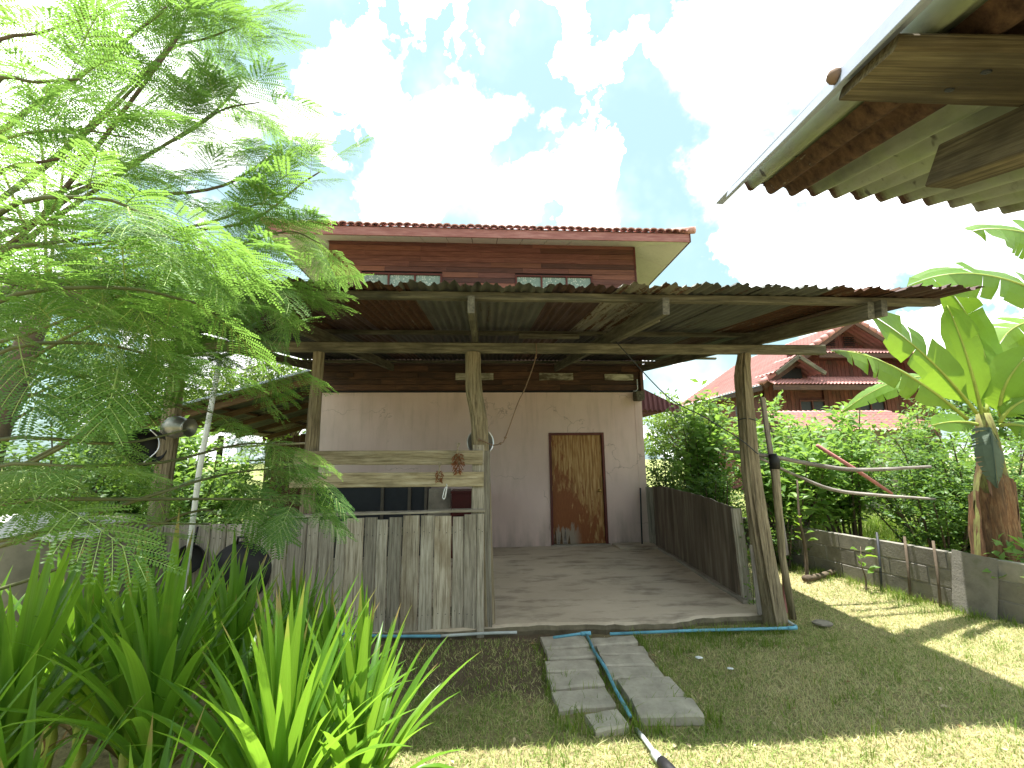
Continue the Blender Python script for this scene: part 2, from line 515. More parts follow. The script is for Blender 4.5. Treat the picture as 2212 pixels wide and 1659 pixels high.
# concrete slab
m, t = new_mat('worn_concrete_floor')
oc = t.n('ShaderNodeNewGeometry').outputs['Position']
n1 = t.noise(oc, 0.9, 8.0, 0.65)
n2 = t.noise(t.scaled(oc, 1.0, 2.6, 1.0), 1.8, 7.0, 0.65)
n3 = t.noise(oc, 70.0, 4.0, 0.6)
c = t.mix(t.rng(n1, 0.3, 0.7), (0.4, 0.33, 0.25), (0.56, 0.48, 0.375))
c = t.mix(t.math('MULTIPLY', t.rng(n2, 0.5, 0.66), 0.7), c, (0.15, 0.115, 0.085))
c = t.mix(t.math('MULTIPLY', t.rng(t.noise(oc, 9.0, 5.0, 0.7), 0.56, 0.7), 0.35), c, (0.5, 0.44, 0.36))
finish(t, c, 0.75, t.math('ADD', n3, n2), 0.2, 0.006)
M_slab = m
M_slab_edge = flat('mossy_slab_edge', (0.14, 0.12, 0.08), 0.95, 0, 0.4, 9.0, bstr=0.6)

# ground soil with dry turf
m, t = new_mat('soil_and_dry_turf')
oc = t.n('ShaderNodeNewGeometry').outputs['Position']
n1 = t.noise(oc, 0.8, 6.0, 0.6)
n2 = t.noise(oc, 24.0, 6.0, 0.7)
n3 = t.noise(oc, 120.0, 3.0, 0.7)
c = t.mix(t.rng(n1, 0.4, 0.6), (0.34, 0.29, 0.14), (0.4, 0.34, 0.18))
c = t.mix(t.rng(n2, 0.42, 0.66), c, (0.17, 0.14, 0.07))
c = t.mix(t.math('MULTIPLY', t.rng(n3, 0.5, 0.7), 0.5), c, (0.34, 0.29, 0.15))
sx = t.n('ShaderNodeSeparateXYZ', {0: oc})
# bare brown earth beside the fence and the path
dx = t.math('DIVIDE', t.math('SUBTRACT', sx.outputs[0], 0.1), 1.35)
dy = t.math('DIVIDE', t.math('SUBTRACT', sx.outputs[1], 3.95), 0.7)
dist = t.math('ADD', t.math('MULTIPLY', dx, dx), t.math('MULTIPLY', dy, dy))
earth = t.rng(t.math('ADD', dist, t.math('MULTIPLY', t.math('SUBTRACT', n2, 0.5), 1.6)), 1.2, 0.5)
soil = t.mix(t.rng(n3, 0.35, 0.65), (0.085, 0.06, 0.036), (0.17, 0.125, 0.08))
c = t.mix(earth, c, soil)
far = t.rng(sx.outputs[1], 7.0, 9.0)
c = t.mix(t.math('MULTIPLY', far, 0.8), c, (0.2, 0.24, 0.06))
finish(t, c, 0.95, t.math('ADD', n2, n3), 0.7, 0.02)
M_ground = m

# peeling door veneer
m, t = new_mat('peeling_door_veneer')
oc = t.n('ShaderNodeTexCoord').outputs['Object']      # local x up the door, y across it
sp = t.n('ShaderNodeSeparateXYZ', {0: oc})
v = t.scaled(oc, 1.6, 22.0, 1.0)
n1 = t.noise(v, 1.5, 8.0, 0.6)
n2 = t.noise(t.scaled(oc, 2.5, 9.0, 1.0), 1.4, 7.0, 0.65)
n3 = t.noise(t.scaled(oc, 6.0, 60.0, 1.0), 1.5, 5.0, 0.6)
tan = t.ramp(n1, [(0.36, (0.2, 0.09, 0.025)), (0.48, (0.34, 0.18, 0.06)), (0.62, (0.5, 0.32, 0.14))])
redb = t.ramp(n3, [(0.3, (0.17, 0.052, 0.014)), (0.7, (0.26, 0.088, 0.026))])
up_ = t.rng(sp.outputs[0], 0.35, 1.5, -0.22, 0.16)
side = t.rng(sp.outputs[1], -0.42, 0.42, 0.16, -0.2)   # the veneer survives towards the handle
f = t.rng(t.math('ADD', n2, t.math('ADD', up_, side)), 0.38, 0.47)
c = t.mix(f, redb, tan)
c = t.mix(t.math('MULTIPLY', t.rng(n3, 0.6, 0.75), 0.4), c, (0.13, 0.06, 0.02))
grey = t.math('MULTIPLY', t.rng(t.math('ADD', sp.outputs[0], t.math('MULTIPLY', t.math('SUBTRACT', n2, 0.5), 1.0)), 0.3, 0.2),
              t.rng(sp.outputs[1], -0.05, 0.1))
c = t.mix(grey, c, (0.28, 0.23, 0.18))
finish(t, c, 0.6, t.math('ADD', f, n3), 0.35, 0.004)
M_door = m

# grimy dark panel beside the porch
m, t = new_mat('grimy_brown_board')
oc = t.n('ShaderNodeNewGeometry').outputs['Position']
n1 = t.noise(t.scaled(oc, 1.0, 5.0, 0.5), 1.6, 7.0, 0.65)
n2 = t.noise(t.scaled(oc, 1.0, 26.0, 1.2), 1.5, 6.0, 0.6)
zz = t.n('ShaderNodeSeparateXYZ', {0: oc}).outputs[2]
c = t.ramp(n1, [(0.3, (0.06, 0.045, 0.033)), (0.5, (0.13, 0.1, 0.075)), (0.7, (0.24, 0.2, 0.155))])
c = t.mix(t.math('MULTIPLY', t.rng(n2, 0.55, 0.75), 0.5), c, (0.035, 0.025, 0.018))
finish(t, c, 0.85, n2, 0.3, 0.006)
M_panel = m

# patterned glass
m, t = new_mat('pale_patterned_glass')
oc = t.n('ShaderNodeTexCoord').outputs['Object']
vr = t.n('ShaderNodeTexVoronoi', {'Vector': t.scaled(oc, 1, 1, 1), 'Scale': 26.0}).outputs['Distance']
n1 = t.noise(oc, 38.0, 3.0, 0.6)
c = t.mix(t.rng(t.math('ADD', vr, t.math('MULTIPLY', n1, 0.5)), 0.45, 0.7), (0.48, 0.54, 0.49), (0.2, 0.28, 0.25))
finish(t, c, 0.25, n1, 0.2, 0.003)
M_glass = m


def leaf_mat(name, cols, trans, island=False, tf=0.42, rough=0.45, vein=None, spec=0.35):
    """diffuse + translucent leaf; colour varies from leaf to leaf"""
    m, t = new_mat(name)
    if island:
        rnd = t.n('ShaderNodeNewGeometry').outputs['Random Per Island']
    else:
        rnd = t.n('ShaderNodeObjectInfo').outputs['Random']
    c = t.ramp(rnd, [(i / max(1, len(cols) - 1), col) for i, col in enumerate(cols)])
    oc = t.n('ShaderNodeTexCoord').outputs['Object']
    n1 = t.noise(oc, 5.0, 4.0, 0.6)
    c = t.n('ShaderNodeHueSaturation', {'Value': t.rng(n1, 0.3, 0.7, 0.78, 1.2), 'Color': c}).outputs[0]
    bump = None
    if vein:
        wv = t.n('ShaderNodeTexWave', {'Vector': oc, 'Scale': vein, 'Distortion': 0.6, 'Detail': 2.0}, bands_direction='X')
        c = t.mix(t.math('MULTIPLY', wv.outputs[1], 0.3), c, (0.3, 0.42, 0.08))
        bump = wv.outputs[1]
    tr = t.n('ShaderNodeBsdfTranslucent', {'Color': t.mix(0.75, c, trans)})

    def ex(p):
        mx = t.n('ShaderNodeMixShader', {0: tf, 1: p.outputs[0], 2: tr.outputs[0]})
        return mx.outputs[0]
    finish(t, c, rough, bump, 0.15, 0.004, 0, spec, ex)
    return m


M_leu = leaf_mat('leucaena_leaflet', [(0.055, 0.13, 0.035), (0.08, 0.175, 0.042), (0.115, 0.22, 0.05)], (0.3, 0.52, 0.08), tf=0.45)
M_leu_mass = leaf_mat('leucaena_leaflet_mass', [(0.05, 0.12, 0.045), (0.075, 0.16, 0.048), (0.11, 0.21, 0.05)], (0.3, 0.52, 0.09), True, tf=0.45)
m, t = new_mat('pandan_leaf')
rnd = t.n('ShaderNodeObjectInfo').outputs['Random']
oc = t.n('ShaderNodeTexCoord').outputs['Object']
c = t.ramp(rnd, [(0.0, (0.06, 0.15, 0.02)), (0.5, (0.1, 0.23, 0.026)), (1.0, (0.17, 0.32, 0.035))])
vn = t.noise(t.scaled(oc, 3.0, 240.0, 3.0), 1.0, 3.0, 0.6, t.math('MULTIPLY', rnd, 20.0))
c = t.n('ShaderNodeHueSaturation', {'Value': t.rng(vn, 0.3, 0.7, 0.72, 1.28), 'Color': c}).outputs[0]
blot = t.noise(oc, 9.0, 4.0, 0.6, t.math('MULTIPLY', rnd, 33.0))
c = t.mix(t.math('MULTIPLY', t.rng(blot, 0.6, 0.75), 0.5), c, (0.25, 0.27, 0.05))
ln_ = t.n('ShaderNodeVectorMath', {0: oc}, operation='LENGTH').outputs['Value']
tipf = t.math('MULTIPLY', t.rng(t.math('ADD', ln_, t.math('MULTIPLY', blot, 0.08)), 0.73, 0.77), t.rng(t.math('FRACT', t.math('MULTIPLY', rnd, 9.7)), 0.5, 0.6))
c = t.mix(tipf, c, (0.3, 0.2, 0.09))
tr = t.n('ShaderNodeBsdfTranslucent', {'Color': t.mix(0.7, c, (0.4, 0.7, 0.05))})


def _px(p, t=t, tr=tr):
    return t.n('ShaderNodeMixShader', {0: 0.45, 1: p.outputs[0], 2: tr.outputs[0]}).outputs[0]


finish(t, c, 0.32, vn, 0.15, 0.003, 0, 0.45, _px)
M_pandan = m
M_banana = leaf_mat('banana_blade', [(0.055, 0.15, 0.022), (0.095, 0.21, 0.026), (0.14, 0.26, 0.03)], (0.36, 0.55, 0.035), tf=0.42, rough=0.4, vein=24.0)
M_banana_dry = wood('dry_banana_sheath', (0.06, 0.03, 0.015), (0.17, 0.08, 0.035), (0.32, 0.2, 0.1), 12, 0.3, (0.07, 0.05, 0.03), 0.5, 0.7, along='z')
M_dead = flat('dead_brown_leaf', (0.24, 0.15, 0.07), 0.9, 0, 0.35)
M_banana_stem = wood('banana_stem_skin', (0.1, 0.07, 0.03), (0.2, 0.2, 0.06), (0.3, 0.33, 0.1), 8, 0.1, (0.12, 0.06, 0.03), 0.46, 0.62, along='z')
M_guava = leaf_mat('shrub_leaf', [(0.07, 0.15, 0.035), (0.12, 0.22, 0.055), (0.19, 0.3, 0.085)], (0.36, 0.58, 0.08), True, tf=0.42)
M_bush = leaf_mat('dark_bush_leaf', [(0.045, 0.11, 0.028), (0.08, 0.16, 0.04), (0.125, 0.215, 0.055)], (0.25, 0.42, 0.05), True, tf=0.38)
M_tree = leaf_mat('tree_leaf', [(0.06, 0.11, 0.02), (0.1, 0.17, 0.03), (0.15, 0.23, 0.04)], (0.34, 0.5, 0.06), True, tf=0.4)
M_palm = leaf_mat('palm_leaflet', [(0.05, 0.1, 0.03), (0.09, 0.14, 0.05), (0.2, 0.19, 0.11)], (0.25, 0.35, 0.08), True, tf=0.35)
M_grey_leaf = leaf_mat('withered_grey_leaf', [(0.07, 0.1, 0.075), (0.09, 0.12, 0.085)], (0.1, 0.14, 0.08), tf=0.25, rough=0.8)

# grass blades: straw and green
m, t = new_mat('dry_grass_blade')
g = t.n('ShaderNodeNewGeometry')
pos = g.outputs['Position']
n1 = t.noise(pos, 1.1, 4.0, 0.6)
ri = g.outputs['Random Per Island']
sx = t.n('ShaderNodeSeparateXYZ', {0: pos})
gr = t.rng(t.math('ADD', t.math('MULTIPLY', ri, 0.7), t.math('ADD', n1, t.rng(sx.outputs[0], 0.0, 3.0, 0.12, -0.04))), 0.62, 1.05)
straw = t.mix(ri, (0.64, 0.57, 0.29), (0.8, 0.74, 0.48))
green = t.mix(ri, (0.36, 0.44, 0.12), (0.2, 0.31, 0.07))
c = t.mix(gr, straw, green)
tr = t.n('ShaderNodeBsdfTranslucent', {'Color': c})


def _gx(p, t=t, tr=tr):
    return t.n('ShaderNodeMixShader', {0: 0.35, 1: p.outputs[0], 2: tr.outputs[0]}).outputs[0]


finish(t, c, 0.7, None, 0, 0, 0, 0.2, _gx)
M_grass = m
M_litter = leaf_mat('dry_fallen_leaf', [(0.2, 0.12, 0.05), (0.34, 0.24, 0.12), (0.5, 0.42, 0.28), (0.28, 0.26, 0.08)], (0.3, 0.2, 0.08), True, tf=0.1, rough=0.8)
M_weed = leaf_mat('green_weed_blade', [(0.07, 0.15, 0.02), (0.13, 0.22, 0.03), (0.26, 0.3, 0.07)], (0.35, 0.5, 0.06), True, tf=0.4)

# ------------------------------------------------------------------ the ground
n = 60
gx = np.concatenate([np.linspace(-260, -8, 10)[:-1], np.linspace(-8, 10, n), np.linspace(10, 260, 10)[1:]])
gy = np.concatenate([np.linspace(-200, 0, 8)[:-1], np.linspace(0, 12, n), np.linspace(12, 300, 10)[1:]])
GX, GY = np.meshgrid(gx, gy)
GZ = 0.012 * np.sin(GX * 2.1 + 0.7 * GY) + 0.01 * np.sin(GY * 3.3 - GX) - 0.01
near = (np.abs(GX) < 12) & (GY > -1) & (GY < 13)
GZ = np.where(near, GZ, -0.02)
nx, ny = len(gx), len(gy)
idx = np.arange(nx * ny).reshape(ny, nx)
F = np.stack([idx[:-1, :-1], idx[:-1, 1:], idx[1:, 1:], idx[1:, :-1]], -1).reshape(-1, 4)
obj('ground', npmesh('ground', np.stack([GX, GY, GZ], -1).reshape(-1, 3), F, M_ground, True), None, None, 'structure')

# porch floor: slab with an uneven broken front edge
SX0, SX1, SY0, SY1, SZ = -3.35, 2.98, 4.37, 8.02, 0.09
xs = np.linspace(SX0, SX1, 70)
edge = np.array([SY0 + 0.03 * math.sin(x * 3.1) + random.uniform(-0.022, 0.022) + (0.05 if x > 2.0 else 0) for x in xs])
V = []
for x, e in zip(xs, edge):
    V += [(x, e + 0.02, -0.05), (x, e - 0.012, 0.035), (x, e, SZ - 0.018), (x, e + 0.03, SZ), (x, SY1, SZ)]
F = []
for i in range(len(xs) - 1):
    for j in range(4):
        F.append((i * 5 + j, i * 5 + 5 + j, i * 5 + 6 + j, i * 5 + 1 + j))
k = (len(xs) - 1) * 5
F.append((k, k + 1, k + 2, k + 3, k + 4))
me = mesh('floor', V, F, M_slab)
me.materials.append(M_slab_edge)
for i, p in enumerate(me.polygons):
    if i % 4 in (0, 1) and i < (len(xs) - 1) * 4:
        p.material_index = 1
floor = obj('floor', me, None, None, 'structure')
bar('curb', (3.0, 7.75, 0.095), (2.78, 4.75, 0.09), 0.07, 0.07, M_cement, floor, segs=8, jit=0.008)
box('step', 2.3, 3.0, 7.55, 8.0, 0.09, 0.125, M_slab, floor)

# paver path of twelve concrete blocks
path = bpy.data.objects.new('path', None)
place(path)
path['kind'] = 'structure'
rows_l = [(4.27, 4.02), (4.00, 3.83), (3.81, 3.63), (3.61, 3.40), (3.36, 3.13), (3.05, 2.86)]
rows_r = [(4.21, 4.06), (4.04, 3.87), (3.85, 3.67), (3.65, 3.48), (3.46, 3.19), (3.15, 2.93)]
for side, rows in ((0, rows_l), (1, rows_r)):
    for i, (ya, yb) in enumerate(rows):
        x0, x1 = (0.5, 0.9) if side == 0 else (0.96, 1.36)
        if side == 0 and i == 5:
            x0 = 0.68
        dx = random.uniform(-0.015, 0.015) - 0.012 * (i - 2) * (1 if side == 0 else -0.2)
        ym = (ya + yb) / 2
        a = random.uniform(-0.02, 0.02)
        zt = 0.02 + random.uniform(-0.006, 0.01) + (0.015 if (side == 1 and i == 5) else 0)
        p0 = (x0 + dx, ym - a, zt - 0.03)
        p1 = (x1 + dx, ym + a, zt - 0.03 + random.uniform(-0.008, 0.008))
        bar('paver', p0, p1, ya - yb - 0.006, 0.07, M_paver, path, segs=5, jit=0.006, ch=0.012)

# ------------------------------------------------------------------ the house
house = thing('wooden_house', 'two storey house with pink plaster below, red planks above and a tiled roof', 'house', (0, 8.03, 0))
WY = 8.03


def wall_with_hole(name, x0, x1, z0, z1, holes, y, th, m, parent):
    xs = sorted(set([x0, x1] + [h[0] for h in holes] + [h[1] for h in holes]))
    zs = sorted(set([z0, z1] + [h[2] for h in holes] + [h[3] for h in holes]))
    V, F = [], []

    def q(a, b, c, d):
        k = len(V)
        V.extend([a, b, c, d])
        F.append((k, k + 1, k + 2, k + 3))
    for i in range(len(xs) - 1):
        for j in range(len(zs) - 1):
            cx, cz = (xs[i] + xs[i + 1]) / 2, (zs[j] + zs[j + 1]) / 2
            if any(h[0] < cx < h[1] and h[2] < cz < h[3] for h in holes):
                continue
            a, b, c, d = xs[i], xs[i + 1], zs[j], zs[j + 1]
            q((a, y, c), (b, y, c), (b, y, d), (a, y, d))
    for (a, b, c, d) in holes:
        q((a, y, c), (a, y + th, c), (a, y + th, d), (a, y, d))
        q((b, y + th, c), (b, y, c), (b, y, d), (b, y + th, d))
        q((a, y, d), (a, y + th, d), (b, y + th, d), (b, y, d))
    # sides and back
    q((x0, y + 7, z0), (x0, y, z0), (x0, y, z1), (x0, y + 7, z1))
    q((x1, y, z0), (x1, y + 7, z0), (x1, y + 7, z1), (x1, y, z1))
    q((x1, y + 7, z0), (x0, y + 7, z0), (x0, y + 7, z1), (x1, y + 7, z1))
    return obj(name, mesh(name, V, F, m), parent)


DX0, DX1, DZ0, DZ1 = 1.195, 2.235, 0.1, 2.105
wall_with_hole('wall', -3.04, 3.0, -0.1, 2.87, [(DX0 + 0.01, DX1 - 0.01, 0.05, DZ1 - 0.01)], WY, 0.12, M_pink, house)
box('corner_column', 2.865, 3.006, WY - 0.006, WY + 0.2, 0.06, 2.7, M_pink, house, ch=0.004)
# upper storey core behind the planks
box('upper_wall', -3.0, 3.02, WY + 0.03, WY + 7.0, 2.875, 5.88, M_dark, house)
# door with frame and knob
door = bar('door', ((DX0 + DX1) / 2, WY + 0.035, 0.115), ((DX0 + DX1) / 2, WY + 0.035, 2.06), DX1 - DX0 - 0.1, 0.035, M_door, house, up=(0, -1, 0), segs=1, ch=0.003)
for nm, a, b in (('door_frame', (DX0 + 0.022, 0.1), (DX0 + 0.022, 2.105)), ('door_frame', (DX1 - 0.022, 0.1), (DX1 - 0.022, 2.105))):
    bar(nm, (a[0], WY + 0.01, a[1]), (b[0], WY + 0.01, b[1]), 0.045, 0.07, M_frame_red, house, up=(0, -1, 0), segs=1, ch=0.004)
bar('door_frame', (DX0 + 0.046, WY + 0.01, 2.083), (DX1 - 0.046, WY + 0.01, 2.083), 0.07, 0.044, M_frame_red, house, segs=1, ch=0.004)
bar('doorstep', (DX0, WY - 0.02, 0.1), (DX1 + 0.03, WY - 0.02, 0.1), 0.07, 0.025, M_cement, house, segs=3, jit=0.003)
V, F = lathe_geo([(0.0, 0.062), (0.016, 0.06), (0.027, 0.048), (0.028, 0.036), (0.016, 0.026), (0.011, 0.012), (0.03, 0.008), (0.03, 0.0)], 16)
obj('handle', mesh('handle', V, F, M_brass, True), door, axis_matrix((DX1 - 0.12, WY + 0.017, 1.04), (0, -1, 0)))
for zz in (0.3, 1.05, 1.85):
    bar('hinge', (DX0 + 0.046, WY + 0.012, zz), (DX0 + 0.046, WY + 0.012, zz + 0.09), 0.016, 0.014, M_brass, door, up=(0, -1, 0), segs=1, ch=0.003)
# torn veneer splinters at the foot of the door
for k, (x, h, ww) in enumerate(((1.27, 0.34, 0.05), (1.33, 0.2, 0.04), (1.38, 0.26, 0.05), (1.45, 0.3, 0.06), (1.52, 0.16, 0.05))):
    V = [(x - ww / 2, WY + 0.012, 0.118), (x + ww / 2, WY + 0.008, 0.118), (x + 0.01, WY + 0.0165, 0.118 + h), (x - ww / 2, WY + 0.0165, 0.118), (x + ww / 2, WY + 0.0165, 0.118)]
    obj('veneer_splinter', mesh('veneer_splinter', V, [(0, 1, 2), (1, 4, 2), (3, 0, 2)], M_stick if k % 2 else M_shed_wood), door)

# plank cladding: rows of lapped boards, each a part, around the two window openings
WINS = [(-2.385, -0.83), (0.605, 2.155)]


def plank_row(z0, z1, m, gaps, lens):
    x = -3.03
    segs_ = []
    spans = []
    cur = -3.03
    for g in gaps:
        spans.append((cur, g[0]))
        cur = g[1]
    spans.append((cur, 3.045))
    for a, b in spans:
        x = a
        while x < b - 1e-3:
            L = random.uniform(*lens)
            e = min(b, x + L)
            if b - e < 0.35:
                e = b
            segs_.append((x, e))
            x = e
    for a, b in segs_:
        tilt = 0.01
        p0 = (a + 0.0015, WY + random.uniform(-0.003, 0.003), (z0 + z1) / 2)
        p1 = (b - 0.0015, WY + random.uniform(-0.003, 0.003), (z0 + z1) / 2)
        bar('plank', p0, p1, 0.022, z1 - z0 - 0.005, m, house, segs=1, ch=0.003)


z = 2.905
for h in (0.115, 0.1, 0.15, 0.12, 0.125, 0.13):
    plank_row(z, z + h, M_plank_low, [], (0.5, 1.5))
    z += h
while z < 5.83:
    h = 0.108
    gaps = [g for g in WINS if z + h > 4.62 and z < 5.235]
    plank_row(z, z + h, M_plank, gaps, (0.6, 2.6))
    z += h
bar('corner_trim', (3.045, WY - 0.004, 2.9), (3.045, WY - 0.004, 5.86), 0.035, 0.045, M_frame_red, house, up=(0, -1, 0), segs=1, ch=0.004)
bar('shadow_gap_strip', (-3.04, WY - 0.01, 2.885), (2.98, WY - 0.01, 2.885), 0.05, 0.028, M_dark, house, segs=1)  # dark strip painting the shadow gap between plaster and cladding
# windows
for (a, b) in WINS:
    fr = bpy.data.objects.new('window', None)
    place(fr, house, Matrix.Translation(((a + b) / 2, WY, 4.93)))
    z0, z1 = 4.64, 5.225
    for zz in (z0 + 0.018, z1 - 0.018):
        bar('frame', (a + 0.002, WY - 0.006, zz), (b - 0.002, WY - 0.006, zz), 0.05, 0.036, M_frame_red, fr, segs=1, ch=0.003)
    wv = (b - a) / 3
    for k in range(4):
        xx = a + 0.02 + (b - a - 0.04) * k / 3
        bar('frame', (xx, WY - 0.008, z0 + 0.037), (xx, WY - 0.008, z1 - 0.037), 0.034, 0.045, M_frame_red, fr, up=(0, -1, 0), segs=1, ch=0.003)
    for k in range(3):
        x0 = a + 0.02 + (b - a - 0.04) * k / 3 + 0.018
        x1 = a + 0.02 + (b - a - 0.04) * (k + 1) / 3 - 0.018
        box('pane', x0, x1, WY + 0.004, WY + 0.012, z0 + 0.037, z1 - 0.037, M_glass, fr, ch=0.001)
# small mounting blocks and joist ends on the lower cladding
for x0, x1, zc, h, m in ((-2.72, -2.43, 3.2, 0.075, M_plank_low), (-2.1, -1.25, 3.19, 0.085, M_plank_low), (-0.545, 0.165, 3.17, 0.13, M_mount), (1.04, 1.69, 3.17, 0.135, M_mount), (2.3, 2.86, 3.16, 0.12, M_mount)):
    bar('mounting_block', (x0, WY - 0.03, zc), (x1, WY - 0.03, zc), 0.036, h, m, house, segs=3, jit=0.004, ch=0.003)
bar('joist_end', (2.92, WY - 0.22, 2.78), (2.92, WY + 0.0, 2.78), 0.15, 0.17, M_beam, house, segs=1, ch=0.01)
bar('corner_post', (3.02, WY - 0.03, 2.88), (3.02, WY - 0.03, 3.5), 0.06, 0.06, M_plank_low, house, up=(0, -1, 0), segs=1)
tube('pipe', [(2.93, WY - 0.045, 3.12), (2.93, WY - 0.045, 2.93), (2.9, WY - 0.05, 2.89), (2.84, WY - 0.05, 2.885)], 0.008, M_white, house, 6)

# sloping soffit of cream boards, fascia and tiled hip roof
EY, EX, EZ = 7.27, 3.82, 5.59
WZ = 5.885


def soffit_pt(x, tt, side=False):
    return None


nb = 13
for k in range(nb):
    a = -3.06 + 6.12 * k / nb
    b = -3.06 + 6.12 * (k + 1) / nb
    g = 0.006
    V = [(a + g, WY, WZ), (b - g, WY, WZ), (b - g, EY, EZ + 0.004), (a + g, EY, EZ + 0.004)]
    V += [(x, y, z + 0.012) for x, y, z in V]
    F = [(3, 2, 1, 0), (4, 5, 6, 7), (0, 1, 5, 4), (1, 2, 6, 5), (2, 3, 7, 6), (3, 0, 4, 7)]
    obj('soffit_board', mesh('soffit_board', V, F, M_soffit), house)


def prism(name, pts, dz, m, parent):
    k = len(pts)
    V = [tuple(p) for p in pts] + [(p[0], p[1], p[2] + dz) for p in pts]
    F = [tuple(range(k - 1, -1, -1)), tuple(range(k, 2 * k))] + [(i, (i + 1) % k, k + (i + 1) % k, k + i) for i in range(k)]
    return obj(name, mesh(name, V, F, m), parent)


for s in (-1, 1):
    prism('soffit_board', [(s * 3.066, WY - 0.004, WZ), (s * EX, EY, EZ + 0.004), (s * 3.066, EY, EZ + 0.004)], 0.012, M_soffit, house)
    prism('soffit_board', [(s * 3.072, WY, WZ), (s * EX, EY + 0.01, EZ + 0.004), (s * EX, WY + 0.3, EZ + 0.004), (s * 3.072, WY + 0.3, WZ)], 0.012, M_soffit, house)
    for k in range(11):
        a = WY + 0.31 + 0.6 * k
        prism('soffit_board', [(s * 3.066, a, WZ), (s * EX, a, EZ + 0.004), (s * EX, a + 0.59, EZ + 0.004), (s * 3.066, a + 0.59, WZ)], 0.012, M_soffit, house)
    bar('fascia', (s * (EX + 0.014), EY - 0.03, EZ + 0.08), (s * (EX + 0.014), WY + 7.8, EZ + 0.08), 0.026, 0.165, M_frame_red, house, segs=2)
bar('soffit_backing', (-3.05, WY - 0.37, 5.775), (3.05, WY - 0.37, 5.775), 0.72, 0.006, M_dark, house, up=(0, -0.36, 0.93), segs=1)
bar('fascia', (-EX, EY - 0.015, EZ + 0.08), (EX + 0.03, EY - 0.015, EZ + 0.08), 0.028, 0.165, M_fascia, house, segs=6, jit=0.002)
# roof deck (hip) with pantile relief: the eave tiles are parts, the rest of the field is relief on the slopes
RY1 = WY + 7.8
pit = 0.38
hy = (EY + RY1) / 2
rz = EZ + 0.17 + (hy - EY) * pit
x_in = EX - (hy - EY)
deck = [(-EX - 0.03, EY - 0.05, EZ + 0.165), (EX + 0.03, EY - 0.05, EZ + 0.165), (EX + 0.03, RY1, EZ + 0.165), (-EX - 0.03, RY1, EZ + 0.165), (-0.02, hy - 1.0, rz - 0.3), (0.02, hy + 1.0, rz - 0.3)]
obj('roof', mesh('roof', deck, [(0, 1, 4), (1, 2, 5, 4), (2, 3, 5), (3, 0, 4, 5)], M_tile), house)
nt = 55
tile_me = None
pitch = (2 * EX + 0.1) / nt
prof = []
for j in range(7):
    a = math.pi * j / 6
    prof.append((-math.cos(a) * pitch * 0.56, math.sin(a) * 0.052))
V = []
for yy, zz in ((0, 0), (0.33, 0.125)):
    for (x, z) in prof:
        V.append((x, yy, z + zz))
for yy, zz in ((0, -0.014), (0.33, 0.111)):
    for (x, z) in prof:
        V.append((x * 0.84, yy, z * 0.84 + zz + 0.004))
F = [(j, j + 1, j + 8, j + 7) for j in range(6)]
F += [(14 + j, 14 + j + 7, 14 + j + 8, 14 + j + 1) for j in range(6)]
F += [(j, 14 + j, 15 + j, j + 1) for j in range(6)]
tile_me = mesh('roof_tile', V, F, M_tile, False)
for k in range(nt):
    x = -EX - 0.02 + pitch * (k + 0.5)
    obj('roof_tile', tile_me, house, Matrix.Translation((x, EY - 0.09 + random.uniform(-0.012, 0.012), EZ + 0.178 + random.uniform(-0.006, 0.006))) @ Matrix.Rotation(random.uniform(-0.03, 0.03), 4, 'Z'))
tube('hip_cap', [(EX + 0.08, EY - 0.1, EZ + 0.2), (EX - 0.4, EY + 0.38, EZ + 0.39)], 0.065, M_tile, house, 10)
tube('hip_cap', [(-EX - 0.08, EY - 0.1, EZ + 0.2), (-EX + 0.4, EY + 0.38, EZ + 0.39)], 0.065, M_tile, house, 10)


# ------------------------------------------------------------------ corrugated sheets
def corr_geo(length, waves, pitch_, amp, nseg=3, crinkle=0.0, rnd=None, ppw=6, rag=0.0):
    """sheet: local x along the corrugations, y across, z amplitude"""
    rnd = rnd or random
    nxs = nseg + 1
    nys = waves * ppw + 1
    V = []
    for i in range(nxs):
        for j in range(nys):
            y = j / ppw * pitch_
            ph = 2 * math.pi * j / ppw
            x = length * i / nseg
            zz = amp * math.cos(ph)
            if i == 0 and rag:
                x += rnd.uniform(-rag, rag)
            if crinkle and i == 0:
                zz += crinkle * math.sin(j * 0.31 + waves) + rnd.uniform(-crinkle, crinkle) * 0.4
            V.append((x, y, zz))
    F = []
    for i in range(nseg):
        for j in range(nys - 1):
            F.append((i * nys + j, i * nys + nys + j, i * nys + nys + j + 1, i * nys + j + 1))
    return V, F


def sheet(name, M, length, waves, pitch_, amp, m, parent, nseg=3, crinkle=0.0, rag=0.0, seed=0):
    V, F = corr_geo(length, waves, pitch_, amp, nseg, crinkle, random.Random(seed), rag=rag)
    return obj(name, mesh(name, V, F, m, True), parent, M)


# ------------------------------------------------------------------ the lean-to porch
porch = thing('porch_roof', 'open lean-to porch of old posts under a rusty corrugated roof', 'porch', (0, 4.42, 0))
SL = 0.117


def zr(y, off):
    return 2.85 + SL * (y - 4.42) + off


